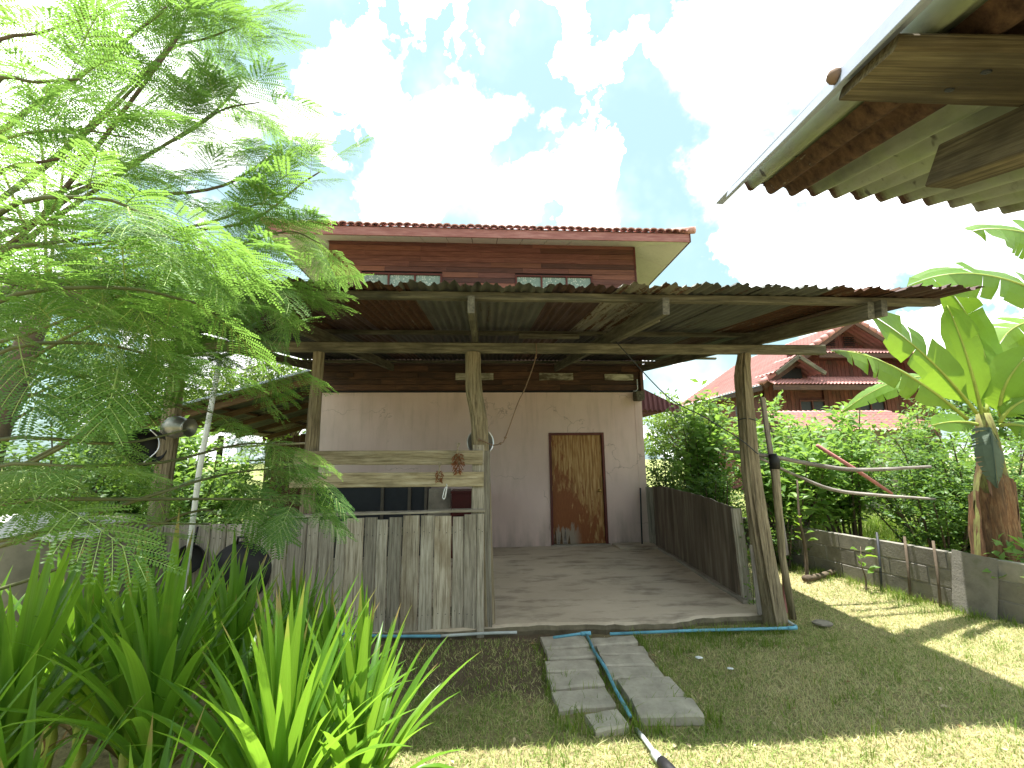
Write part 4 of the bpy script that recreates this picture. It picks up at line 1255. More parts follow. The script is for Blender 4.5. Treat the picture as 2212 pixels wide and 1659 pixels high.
for k in range(8):
    y0 = 8.2 + k * 0.72
    p0 = Vector((-3.3, y0, sz(-3.3, 0.06)))
    x = Vector((-1, 0, -0.292)).normalized()
    yv = Vector((0, 1, 0))
    zv = x.cross(yv) * -1
    M = Matrix(((x.x, yv.x, zv.x, p0.x), (x.y, yv.y, zv.y, p0.y), (x.z, yv.z, zv.z, p0.z), (0, 0, 0, 1)))
    sheet('corrugated_sheet', M, 3.4, 10, 0.076, 0.011, M_zinc if k % 3 else M_zinc_mix, shed, 2, 0, 0, 50 + k)
bar('edge_strip', (-3.3, 8.19, sz(-3.3, 0.07)), (-6.5, 8.19, sz(-6.5, 0.07)), 0.03, 0.04, M_flash, shed, segs=3)
for y in (8.45, 9.3, 10.4, 11.6, 13.0):
    bar('rafter', (-3.15, y, sz(-3.15, -0.07)), (-6.4, y, sz(-6.4, -0.07)), 0.06, 0.12, M_shed_wood, shed, segs=2)
for x in (-3.5, -4.4, -5.3, -6.2):
    bar('purlin', (x, 8.25, sz(x, 0.02)), (x, 13.9, sz(x, 0.02)), 0.05, 0.05, M_shed_wood, shed, segs=2)
for y in (8.4, 10.8, 13.2):
    bar('post', (-6.3, y, 0), (-6.3, y, sz(-6.3, -0.13)), 0.1, 0.1, M_beam, shed, up=(0, -1, 0), segs=2)
for k in range(18):
    bar('plank', (-6.6 + 0.2 * k, 13.8, 0), (-6.6 + 0.2 * k, 13.8, sz(-6.6 + 0.2 * k, -0.12)), 0.19, 0.03, M_plank_low, shed, up=(0, -1, 0), segs=1)
bar('timber', (-5.9, 9.2, 1.9), (-3.3, 9.0, 2.0), 0.2, 0.03, M_rail, shed, segs=3)
bar('timber', (-5.9, 9.3, 1.6), (-3.3, 9.1, 1.72), 0.2, 0.03, M_shed_wood, shed, segs=3)

# awning on the right flank of the house
aw = thing('side_awning', 'small red brown corrugated awning on the right flank of the pink house', 'awning', (3.6, 9.5, 2.6))
V, F = [], []
nn_ = 12 * 6
for j in range(nn_ + 1):
    f = j / nn_
    x = 3.1 + 1.36 * f
    yy = 9.5 + 0.02 * math.cos(j * 2 * math.pi / 6)
    zt = 3.42 - 0.67 * f
    zb = 2.72 - 0.08 * f - 0.02 * math.cos(j * 2 * math.pi / 6)
    V += [(x, yy, zt), (x + 0.02, yy - 0.02, max(zb, zt - 0.7))]
F = [(2 * j, 2 * j + 1, 2 * j + 3, 2 * j + 2) for j in range(nn_)]
obj('skirt', mesh('skirt', V, F, M_awning, True), aw)
for k in range(3):
    p0 = Vector((3.08, 9.5 + k * 0.9, 3.43))
    x = Vector((1.36, 0, -0.67)).normalized()
    yv = Vector((0, 1, 0))
    zv = x.cross(yv)
    M = Matrix(((x.x, yv.x, zv.x, p0.x), (x.y, yv.y, zv.y, p0.y), (x.z, yv.z, zv.z, p0.z), (0, 0, 0, 1)))
    sheet('corrugated_sheet', M, 1.55, 12, 0.076, 0.011, M_awning, aw, 2)
bar('strut', (3.1, 9.56, 2.56), (4.4, 9.56, 2.72), 0.04, 0.04, M_frame_red, aw, segs=1)

# ------------------------------------------------------------------ red house far right
rh = thing('red_house', 'red timber house with red tiled gable roofs rising beyond the bushes', 'house', (16.8, 18, 0))


def tile_slope(name, p00, p10, p11, p01, nu, nv, parent, m):
    """tiled slope: p00-p10 is the eave, p01-p11 the top; rolls along the eave, steps up the slope"""
    P = [np.array(p, float) for p in (p00, p10, p11, p01)]
    nrm_ = np.cross(P[1] - P[0], P[3] - P[0])
    nrm_ /= np.linalg.norm(nrm_)
    if nrm_[2] < 0:
        nrm_ = -nrm_
    us = np.linspace(0, 1, nu * 4 + 1)
    vs, st = [], []
    for i in range(nv):
        vs += [i / nv, (i + 0.98) / nv]
        st += [0.035, 0.0]
    V = []
    for vv, s_ in zip(vs, st):
        for i, uu in enumerate(us):
            p = (P[0] * (1 - uu) + P[1] * uu) * (1 - vv) + (P[3] * (1 - uu) + P[2] * uu) * vv
            V.append(p + nrm_ * (s_ + 0.03 * math.cos(i * math.pi / 2)))
    n_ = len(us)
    I = np.arange(len(V)).reshape(len(vs), n_)
    F = np.stack([I[:-1, :-1], I[:-1, 1:], I[1:, 1:], I[1:, :-1]], -1).reshape(-1, 4)
    return obj(name, npmesh(name, V, F, m), parent)


XE, ZE, XR, ZR, YF, YB = 12.1, 4.7, 16.8, 7.75, 17.9, 26.5
tile_slope('roof', (XE, YB, ZE), (XE, YF, ZE), (XR, YF, ZR), (XR, YB, ZR), 34, 22, rh, M_tile_far)
tile_slope('roof', (2 * XR - XE, YF, ZE), (2 * XR - XE, YB, ZE), (XR, YB, ZR), (XR, YF, ZR), 34, 22, rh, M_tile_far)
for s in (-1, 1):
    bar('barge_board', (XR, YF - 0.05, ZR - 0.1), (XR + s * (XR - XE) * 0.98, YF - 0.05, ZE - 0.05), 0.06, 0.26, M_plank_low, rh, segs=2)
    for k in range(14):
        f0, f1 = k / 14, (k + 0.97) / 14
        a = Vector((XR + s * (XR - XE) * f0, YF + 0.02, ZR + 0.06 - (ZR - ZE) * f0))
        b = Vector((XR + s * (XR - XE) * f1, YF + 0.02, ZR + 0.09 - (ZR - ZE) * f1))
        tube('ridge_tile', [a, b], [0.13, 0.15], M_tile_far, rh, 8)
bar('fascia', (XE + 0.06, YF, ZE - 0.12), (XE + 0.06, YB, ZE - 0.12), 0.06, 0.24, M_plank_low, rh, segs=1)
# gable wall of upright boards
xg = 14.3
kk = 0
while xg < 19.3:
    half = (XR - XE)
    zt = ZR - 0.35 - abs(xg + 0.1 - XR) * (ZR - ZE) / half
    if zt > 6.35:
        bar('plank', (xg + 0.1, 18.75, 6.2), (xg + 0.1, 18.75, zt), 0.19, 0.05, M_farwood, rh, up=(0, -1, 0), segs=1)
    xg += 0.2
for k in range(5):
    bar('louvre', (16.0, 18.68, 6.75 + k * 0.09), (16.5, 18.68, 6.75 + k * 0.09), 0.06, 0.03, M_dark, rh, up=(0, -1, 1), segs=1)
    bar('louvre', (16.95, 18.68, 6.75 + k * 0.09), (17.45, 18.68, 6.75 + k * 0.09), 0.06, 0.03, M_dark, rh, up=(0, -1, 1), segs=1)
box('gable_back', 14.2, 19.4, 18.8, 18.9, 4.7, 6.4, M_farwood, rh)
# pent roof under the gable, and the lower skirt roof
tile_slope('roof', (14.75, 17.6, 6.1), (19.4, 17.6, 6.1), (19.2, 18.75, 6.58), (14.95, 18.75, 6.58), 30, 5, rh, M_tile_far)
bar('fascia', (14.75, 17.62, 5.98), (19.4, 17.62, 5.98), 0.06, 0.2, M_plank_low, rh, segs=1)
tile_slope('roof', (XE + 0.05, 17.2, 4.62), (21.5, 17.2, 4.62), (21.3, 18.65, 5.2), (12.6, 18.65, 5.2), 56, 6, rh, M_tile_far)
bar('fascia', (XE + 0.1, 17.22, 4.48), (21.5, 17.22, 4.48), 0.06, 0.22, M_plank_low, rh, segs=1)
# small gable over the skirt
for s in (-1, 1):
    bar('barge_board', (13.55, 17.3, 5.85), (13.55 + s * 1.1, 17.3, 5.1), 0.08, 0.16, M_beam, rh, segs=1)
tile_slope('roof', (14.7, 17.3, 5.14), (14.7, 18.7, 5.14), (13.55, 18.7, 5.95), (13.55, 17.3, 5.95), 5, 5, rh, M_tile_far)
tile_slope('roof', (12.4, 18.7, 5.14), (12.4, 17.3, 5.14), (13.55, 17.3, 5.95), (13.55, 18.7, 5.95), 5, 5, rh, M_tile_far)
box('small_gable', 12.9, 14.2, 18.1, 18.2, 5.05, 5.5, M_dark, rh)
# mid wall between the two front roofs, and lower walls with windows
xg = 14.0
while xg < 19.6:
    bar('plank', (xg + 0.1, 18.7, 5.15), (xg + 0.1, 18.7, 6.0), 0.19, 0.05, M_farwood, rh, up=(0, -1, 0), segs=1)
    xg += 0.2
xg = 12.7
while xg < 20.8:
    if not (14.3 < xg + 0.1 < 15.5 or 17.0 < xg + 0.1 < 18.4):
        bar('plank', (xg + 0.1, 18.6, 0.0), (xg + 0.1, 18.6, 4.9), 0.19, 0.06, M_farwood, rh, up=(0, -1, 0), segs=1)
    xg += 0.2
box('lower_wall', 12.8, 20.7, 18.66, 26.0, 0.0, 4.85, M_farwood, rh)
for (a, b) in ((14.3, 15.5), (17.0, 18.4)):
    wn = box('window', a, b, 18.6, 18.64, 2.6, 4.1, M_cab, rh)
    for zz in (2.6, 4.1):
        bar('frame', (a, 18.58, zz), (b, 18.58, zz), 0.06, 0.08, M_frame_red, wn, segs=1)
    for xx in (a, (a + b) / 2, b):
        bar('frame', (xx, 18.57, 2.64), (xx, 18.57, 4.06), 0.07, 0.06, M_frame_red, wn, up=(0, -1, 0), segs=1)
# side wall facing left
yg = 18.8
while yg < 25.5:
    bar('plank', (12.76, yg + 0.1, 0.0), (12.76, yg + 0.1, 4.75), 0.19, 0.05, M_farwood, rh, up=(-1, 0, 0), segs=1)
    yg += 0.2
wn = box('window', 12.7, 12.74, 19.6, 21.0, 2.7, 4.1, M_cab, rh)
# a lower roof farther right
lb = thing('low_outbuilding', 'low outbuilding with a red tiled roof half hidden behind the bushes', 'building', (11.5, 13.5, 0))
tile_slope('roof', (9.2, 12.3, 2.35), (14.2, 12.3, 2.35), (14.0, 14.2, 3.15), (9.4, 14.2, 3.15), 26, 8, lb, M_tile_far)
box('wall', 9.5, 13.9, 12.9, 15.2, 0, 2.5, M_cement, lb)

# ------------------------------------------------------------------ left: cement tank and sack
tank = thing('cement_tank', 'rough round cement water tank half hidden at the left edge', 'tank', (-3.7, 3.6, 0))
V, F = lathe_geo([(0.86, 0.0), (0.9, 0.5), (0.87, 0.95), (0.84, 1.12), (0.84, 1.16), (0.76, 1.16), (0.76, 0.95), (0.001, 0.92)], 36)
V = [(v[0] * (1 + 0.01 * math.sin(i * 1.3)), v[1] * (1 + 0.01 * math.cos(i * 2.1)), v[2] + 0.006 * math.sin(i * 0.9)) for i, v in enumerate(V)]
obj('body', mesh('body', V, F, M_cement, True), tank, Matrix.Translation((-3.7, 3.6, 0)))
V, F = [], []
for i in range(13):
    for j in range(13):
        x, y = (i / 12 - 0.5) * 0.8, (j / 12 - 0.5) * 0.5
        e = max(abs(i / 6 - 1), abs(j / 6 - 1))
        V.append((x, y, 0.12 * (1 - e ** 2.4) + 0.014 * math.sin(i * 1.9 + j) + 0.01 * math.sin(j * 2.7)))
F = [(i * 13 + j, i * 13 + 13 + j, i * 13 + 14 + j, i * 13 + 1 + j) for i in range(12) for j in range(12)]
V += [(v[0], v[1], -0.01) for v in V]
tag(obj('white_sack', mesh('white_sack', V, F, M_sack, True), None, axis_matrix((-3.15, 3.35, 1.165), (0.05, -0.1, 1), (1, 0.4, 0))), 'folded white sack lying on the rim of the cement tank', 'sack')

# ------------------------------------------------------------------ vegetation: feathery tree
def frond_geo(seed, full=True):
    """bipinnate leaf: local x along the leaf stalk, blade in xy, drooping"""
    rr = np.random.default_rng(seed)
    L = 0.3
    npin = rr.integers(6, 8)
    V, F, MI = [], [], []

    def quad(a, b, c, d, mi=0):
        k = len(V)
        V.extend([a, b, c, d])
        F.append((k, k + 1, k + 2, k + 3))
        MI.append(mi)

    def ax(x):
        return np.array([x, 0.0, -0.7 * x * x + 0.12 * x])
    # stalk as a thin strip
    xs_ = np.linspace(0, L, 6)
    for a, b in zip(xs_[:-1], xs_[1:]):
        p, q = ax(a), ax(b)
        wv = np.array([0, 0.0018, 0])
        quad(p - wv, q - wv * 0.8, q + wv * 0.8, p + wv, 1)
    for i in range(npin):
        x = L * (0.3 + 0.7 * i / (npin - 1))
        base = ax(x)
        for s in (-1, 1):
            ln = (0.155 - 0.03 * abs(i - 2.5) / 3) * rr.uniform(0.85, 1.1)
            ang = math.radians(62 - 6.5 * i + rr.uniform(-5, 5))
            d = np.array([math.cos(ang), s * math.sin(ang), -0.05])
            nl = 14
            droop = rr.uniform(0.8, 2.6)
            lat = np.array([-d[1], d[0], 0.0])
            prev = base
            for j in range(nl):
                tt = (j + 1) / nl * ln
                p = base + d * tt + np.array([0, 0, -droop * tt * tt])
                if j % 4 == 3:
                    quad(prev - lat * 0.001, p - lat * 0.001, p + lat * 0.001, prev + lat * 0.001, 1)
                    prev = p
                ll = 0.0235 * (1 - 0.35 * abs(j / nl - 0.45) * 2)
                for q in (-1, 1):
                    ld = lat * q * 0.93 + d * 0.36 + np.array([0, 0, rr.uniform(-0.22, 0.12)])
                    ld /= np.linalg.norm(ld)
                    wd = d * 0.0043
                    e = p + ld * ll
                    m_ = p + ld * ll * 0.5
                    quad(p, m_ - wd, e, m_ + wd)
    return np.array(V), np.array(F), np.array(MI, dtype=np.int32)


FR = [frond_geo(s) for s in range(5)]
FR_ME = []
for v, f, mi in FR:
    me = npmesh('frond', v, f, M_leu)
    me.materials.append(M_frondstalk)
    me.polygons.foreach_set('material_index', mi)
    FR_ME.append(me)
TW = [
    [(-2.34, 2.0, 3.22), (-1.92, 1.9, 3.47), (-1.5, 1.8, 3.76)], [(-2.26, 2.2, 2.96), (-1.72, 2.0, 3.53), (-1.56, 2.0, 3.88)],
    [(-2.3, 2.3, 2.98), (-2.03, 2.4, 3.38), (-1.72, 2.5, 3.8), (-1.56, 2.5, 4.04)], [(-1.75, 2.0, 3.53), (-1.58, 2.1, 4.14), (-1.43, 2.1, 4.37)],
    [(-1.79, 2.4, 3.57), (-1.59, 2.4, 3.75), (-1.38, 2.4, 3.81)], [(-1.41, 2.4, 3.0), (-1.09, 2.4, 3.27), (-0.99, 2.4, 3.35)],
    [(-1.44, 2.3, 2.79), (-1.15, 2.4, 2.96), (-0.96, 2.4, 2.89)], [(-1.52, 1.9, 2.4), (-1.37, 2.2, 2.63), (-1.08, 2.3, 2.64)],
    [(-1.59, 1.4, 2.29), (-1.36, 1.4, 2.36), (-1.19, 1.4, 2.4), (-1.04, 1.5, 2.41)], [(-1.38, 1.2, 2.32), (-1.12, 1.2, 2.39), (-0.95, 1.2, 2.33)],
    [(-1.87, 1.6, 2.7), (-1.69, 1.6, 2.79), (-1.51, 1.6, 2.83)], [(-1.7, 1.4, 2.92), (-1.56, 1.4, 2.95), (-1.42, 1.4, 2.97)],
    [(-1.98, 1.6, 3.27), (-1.8, 1.6, 3.37), (-1.62, 1.6, 3.46)], [(-1.45, 1.3, 2.1), (-1.11, 1.3, 2.16), (-0.94, 1.4, 2.15)],
    [(-1.6, 1.8, 2.2), (-1.39, 2.0, 2.36), (-1.25, 2.2, 2.33)], [(-1.64, 1.5, 1.99), (-1.33, 1.5, 2.04), (-1.19, 1.7, 2.02)],
    [(-1.72, 1.6, 1.87), (-1.47, 1.7, 1.88), (-1.34, 1.8, 1.95)], [(-1.71, 2.0, 1.78), (-1.36, 2.1, 2.09), (-1.19, 2.2, 2.2)],
    [(-1.69, 1.6, 1.72), (-1.36, 1.7, 1.71), (-1.32, 2.0, 1.78)], [(-1.78, 1.9, 1.6), (-1.47, 2.1, 1.64), (-1.3, 2.4, 1.73), (-1.08, 2.5, 1.73)],
    [(-1.33, 1.8, 1.5), (-1.33, 2.4, 1.58), (-1.01, 2.6, 1.61)], [(-1.55, 1.5, 1.51), (-1.33, 1.8, 1.5), (-1.08, 2.4, 1.44), (-0.96, 2.4, 1.41)],
    [(-1.53, 1.5, 1.4), (-1.4, 1.8, 1.41), (-1.3, 2.2, 1.35)], [(-1.48, 1.7, 1.43), (-1.19, 1.7, 1.36)], [(-1.41, 2.2, 1.4), (-1.24, 2.2, 1.38)],
    [(-1.47, 1.4, 1.63), (-1.21, 1.4, 1.63)], [(-2.23, 2.2, 2.67), (-1.87, 2.3, 2.78), (-1.61, 2.4, 2.67)],
    [(-2.07, 2.2, 3.09), (-1.84, 2.3, 3.11), (-1.54, 2.4, 3.24), (-1.27, 2.4, 3.45)], [(-2.02, 1.7, 2.91), (-1.73, 1.7, 3.01), (-1.57, 1.8, 3.06)],
    [(-1.82, 2.2, 3.91), (-1.58, 2.2, 4.04), (-1.44, 2.2, 4.12)], [(-2.25, 2.0, 2.46), (-1.84, 2.0, 2.37), (-1.59, 2.1, 2.25)],
    [(-2.35, 2.2, 1.86), (-1.92, 2.2, 2.09), (-1.73, 2.3, 2.21)], [(-1.49, 2.3, 2.57), (-1.27, 2.4, 2.56), (-1.07, 2.4, 2.59)],
    [(-1.46, 2.2, 2.89), (-1.27, 2.3, 3.07), (-1.16, 2.3, 3.04)], [(-1.78, 2.2, 1.86), (-1.53, 2.3, 1.92), (-1.41, 2.4, 1.88)],
]
TB = Vector((-2.9, 2.5, 0.0))
tree = thing('feathery_tree', 'airy tree with feathery compound leaves filling the upper left', 'tree', TB)
trunk_pts = smooth_pts([TB, (-2.95, 2.45, 0.9), (-2.88, 2.35, 1.7), (-2.75, 2.25, 2.4), (-2.6, 2.2, 2.9)], 3)
tube('trunk', trunk_pts, [0.075 - 0.0035 * i for i in range(len(trunk_pts))], M_bark, tree, 10)
rr = random.Random(21)
cands = []
for ti, tw_ in enumerate(TW):
    st = Vector(tw_[0])
    tp = min(trunk_pts, key=lambda q: (q - (st - Vector((0.3, 0, 0.45)))).length)
    pts = smooth_pts([tp, (tp + st) / 2 + Vector((0, 0, -0.06))] + [Vector(p) for p in tw_], 4)
    n_ = len(pts)
    thick = 0.017 if ti in (0, 1, 2, 27) else 0.009
    tube('branch', pts, [thick * (1 - 0.75 * i / (n_ - 1)) + 0.0015 for i in range(n_)], M_bark if ti in (0, 1, 2, 5, 10, 12, 27) else M_twig, tree, 6)
    # walk along the visible twig
    P = smooth_pts(tw_, 6)
    acc_, last = 0.0, P[0]
    sd = 1
    gap = 0.062 if ti not in (5,) else 0.08
    for i in range(1, len(P)):
        seg = P[i] - P[i - 1]
        L_ = seg.length
        if L_ < 1e-5:
            continue
        d = seg / L_
        s_ = acc_
        while s_ < L_:
            p = P[i - 1] + d * s_
            sd = -sd
            cands.append((p, d, sd, ti))
            s_ += gap
        acc_ = s_ - L_
    cands.append((P[-1], (P[-1] - P[-2]).normalized(), 0, ti))
CAMP = Vector((0, 0, EYE))
fro = []
for (p, d, sd, ti) in cands:
    latd = Vector((0, 0, 1)).cross(d)
    if latd.length < 0.1:
        latd = Vector((1, 0, 0))
    latd.normalize()
    for rep in range(2 if (ti < 31 and p.z < 2.75) else 1):
        if p.z > 3.0 and rr.random() < 0.12:
            continue
        if p.z < 1.95 and rr.random() < (0.3 if p.x > -1.25 else 0.5):
            continue
        if p.z < 1.52 and p.x < -1.0 and rr.random() < 0.35:
            continue
        out = d * rr.uniform(0.2, 0.9) + latd * (sd if sd else 0.2) * rr.uniform(0.4, 1.0) + Vector((rr.uniform(-0.25, 0.3), rr.uniform(-0.35, 0.35), rr.uniform(-0.35, 0.3)))
        if rep:
            out = Vector((rr.uniform(-0.3, 1.0), rr.uniform(-0.7, 0.7), rr.uniform(-0.7, 0.1)))
        out.normalize()
        upv = Vector((rr.uniform(-0.35, 0.35), rr.uniform(-0.55, 0.2), 1.0))
        sc = rr.uniform(0.7, 1.15) * (0.85 if p.y < 1.5 else 1.0)
        pp = p + (Vector((rr.uniform(-0.08, 0.08), rr.uniform(-0.16, 0.16), rr.uniform(-0.08, 0.06))) if rep else Vector())
        fro.append(((pp - CAMP).length / sc, frame(pp, pp + out, upv) @ Matrix.Scale(sc, 4), rr.randrange(5)))
PRUNE = [((-0.74, 1.2, 1.85), 0.058), ((-0.89, 1.45, 1.89), 0.066), ((-1.04, 1.7, 1.93), 0.074), ((-1.2, 1.95, 1.98), 0.082), ((-1.35, 2.2, 2.02), 0.09), ((-1.5, 2.45, 2.06), 0.098), ((-0.74, 1.2, 1.78), 0.058), ((-0.9, 1.45, 1.81), 0.066), ((-1.05, 1.7, 1.84), 0.074), ((-1.21, 1.95, 1.87), 0.082), ((-1.36, 2.2, 1.9), 0.09), ((-1.52, 2.45, 1.93), 0.098), ((-0.74, 1.2, 1.71), 0.058), ((-0.9, 1.45, 1.73), 0.066), ((-1.06, 1.7, 1.74), 0.074), ((-1.21, 1.95, 1.75), 0.082), ((-1.37, 2.2, 1.77), 0.09), ((-1.52, 2.45, 1.78), 0.098), ((-0.75, 1.2, 1.64), 0.053), ((-0.9, 1.45, 1.64), 0.06), ((-1.06, 1.7, 1.64), 0.066), ((-1.21, 1.95, 1.64), 0.073), ((-1.37, 2.2, 1.64), 0.08), ((-1.52, 2.45, 1.64), 0.087), ((-0.83, 1.2, 1.69), 0.075), ((-1.0, 1.45, 1.7), 0.086), ((-1.18, 1.7, 1.71), 0.097), ((-1.35, 1.95, 1.72), 0.109), ((-1.52, 2.2, 1.73), 0.12), ((-1.7, 2.45, 1.74), 0.131), ((-0.78, 1.2, 1.73), 0.064), ((-0.95, 1.45, 1.75), 0.073), ((-1.11, 1.7, 1.77), 0.082), ((-1.27, 1.95, 1.78), 0.091), ((-1.44, 2.2, 1.8), 0.1), ((-1.6, 2.45, 1.82), 0.109), ((-0.63, 1.2, 1.35), 0.091), ((-0.76, 1.45, 1.29), 0.106), ((-0.89, 1.7, 1.23), 0.12), ((-1.02, 1.95, 1.17), 0.135), ((-1.15, 2.2, 1.11), 0.15), ((-1.28, 2.45, 1.05), 0.165), ((-0.73, 1.2, 1.4), 0.069), ((-0.89, 1.45, 1.35), 0.079), ((-1.04, 1.7, 1.3), 0.09), ((-1.19, 1.95, 1.25), 0.1), ((-1.35, 2.2, 1.2), 0.11), ((-1.5, 2.45, 1.15), 0.12)]
fro = [q for q in fro if not any((q[1] @ Vector((a_, 0, -0.5 * a_ * a_)) - Vector(c)).length < r_ + 0.02 for c, r_ in PRUNE for a_ in (0.1, 0.2, 0.3))]
fro = [q for q in fro if min((q[1] @ Vector((a_, 0, -0.5 * a_ * a_))).z + 0.21 * (q[1] @ Vector((a_, 0, 0))).y for a_ in (0.1, 0.2, 0.3)) > 1.64]
fro.sort(key=lambda q: q[0])
for d_, M, k in fro[:300]:
    obj('frond', FR_ME[k], tree, M)
VV, FF, MM, off = [], [], [], 0
for d_, M, k in fro[300:]:
    v, f, mi = FR[k]
    MM.append(mi)
    A_ = np.array(M)
    VV.append(v @ A_[:3, :3].T + A_[:3, 3])
    FF.append(f + off)
    off += len(v)
if VV:
    me = npmesh('foliage', np.concatenate(VV), np.concatenate(FF), M_leu_mass)
    me.materials.append(M_frondstalk)
    me.polygons.foreach_set('material_index', np.concatenate(MM))
    obj('foliage', me, tree, None, 'stuff')
print('fronds', len(fro))


# ------------------------------------------------------------------ pandan clumps
def pandan_leaf(L, wid, lean, curl, seed):
    rr = random.Random(seed)
    n_ = 11
    V = []
    x = z = 0.0
    ang = lean
    ds = L / (n_ - 1)
    for i in range(n_):
        t_ = i / (n_ - 1)
        w_ = wid * (0.75 + 0.5 * t_) if t_ < 0.45 else wid * 0.975 * (1 - ((t_ - 0.45) / 0.55) ** 1.7)
        w_ = max(w_, 0.0006)
        keel = 0.32 * w_ * (1 - 0.4 * t_)
        nx_, nz_ = -math.cos(ang), math.sin(ang)
        V += [(x + nx_ * keel * 0.9, -w_ / 2, z + nz_ * keel * 0.9), (x, 0, z), (x + nx_ * keel * 0.9, w_ / 2, z + nz_ * keel * 0.9)]
        ang += curl / n_ * (0.35 + 1.6 * t_)
        x += math.sin(ang) * ds
        z += math.cos(ang) * ds
    F = []
    for i in range(n_ - 1):
        for j in range(2):
            F.append((i * 3 + j, i * 3 + 3 + j, i * 3 + 4 + j, i * 3 + 1 + j))
    return mesh('leaf', V, F, M_pandan, True)


PL = []
for i in range(14):
    f = i / 13
    PL.append((0.04 + 0.75 * f, pandan_leaf(0.82 - 0.12 * f, 0.048, 0.02 + 0.52 * f, 0.1 + 0.75 * f * random.uniform(0.7, 1.3), i)))
PLB = pandan_leaf(0.8, 0.048, 0.35, 2.6, 31)
PLD = pandan_leaf(0.62, 0.032, 0.9, 2.0, 33)
PLD.materials[0] = M_dead
pand = [
    ((-1.32, 2.02), 0.5, 1.0, 36, 'tall dark pandan rosette with wide arching leaves in the middle of the bed'),
    ((-0.72, 1.78), 0.36, 1.0, 52, 'bright sunlit pandan clump nearest the bottom edge'),
    ((-1.85, 2.0), 0.5, 1.0, 33, 'shaded upright pandan clump at the far left edge'),
    ((-1.5, 2.85), 0.3, 0.95, 36, 'pandan clump in front of the hanging black wok'),
    ((-1.05, 2.7), 0.27, 0.9, 52, 'sunlit pandan clump just in front of the fence boards'),
    ((-0.52, 2.0), 0.24, 1.0, 52, 'pale lit pandan clump leaning over the lawn edge'),
    ((-2.3, 2.7), 0.35, 1.0, 31, 'pandan clump at the foot of the cement tank'),
    ((-1.0, 2.15), 0.25, 0.9, 36, 'pandan clump filling the gap between the dark rosette and the sunlit clumps'),
    ((-1.45, 1.65), 0.2, 0.85, 33, 'low pandan clump in deep shade at the bottom left'),
    ((-0.78, 2.42), 0.24, 0.9, 52, 'small pandan clump behind the lawn edge clump'),
    ((-1.95, 2.45), 0.45, 0.95, 36, 'pandan clump between the tank clump and the tall dark rosette'),
    ((-1.75, 1.6), 0.35, 0.9, 36, 'pandan clump in the bottom left corner of the bed'),
    ((-1.3, 2.5), 0.4, 0.95, 38, 'upright pandan clump directly behind the tall dark rosette'),
    ((-1.05, 1.6), 0.12, 0.8, 33, 'low pandan clump at the bottom edge below the dark rosette'),
    ((-2.4, 2.3), 0.35, 1.0, 36, 'pandan clump at the left edge nearest the tank'),
    ((-2.1, 2.95), 0.35, 0.95, 36, 'pandan clump below the square wire grill'),
    ((-1.62, 2.3), 0.42, 1.0, 40, 'pandan clump left of the tall dark rosette'),
    ((-1.25, 3.1), 0.22, 0.9, 40, 'pandan clump closest to the fence boards, left of the blue pipe'),
    ((-1.9, 3.1), 0.3, 0.9, 33, 'pandan clump below the small black pan'),
]
for pi, ((px, py), hz, sc, nl, lab) in enumerate(pand):
    pr = thing('pandan_plant', lab, 'plant', (px, py, 0), 'pandan clumps in the bed')
    tube('stem', [(px, py, 0), (px + 0.02, py, hz * 0.6), (px, py, hz + 0.04)], [0.03, 0.028, 0.02], M_yellowstem, pr, 8)
    for k in range(nl):
        f = ((k + random.random()) / nl) ** 1.0
        me = PL[min(13, int(f * 14))][1]
        a = k * 2.39996 + random.uniform(-0.25, 0.25)
        s_ = sc * random.uniform(0.85, 1.15)
        M = Matrix.Translation((px, py, hz - 0.1 * f + random.uniform(-0.02, 0.02))) @ Matrix.Rotation(a, 4, 'Z') @ Matrix.Rotation(random.uniform(-0.06, 0.1), 4, 'Y') @ Matrix.Scale(s_, 4)
        obj('leaf', me, pr, M)
    for k in range(4):
        a = random.uniform(0, 6.28)
        me = PL[13][1] if k else PLB
        M = Matrix.Translation((px, py, hz * 0.75)) @ Matrix.Rotation(a, 4, 'Z') @ Matrix.Rotation(0.25 if k else 0.0, 4, 'Y') @ Matrix.Scale(sc * 0.85, 4)
        if k < 2:
            obj('dead_leaf', PLD, pr, M)
        else:
            obj('leaf', PLB, pr, M)


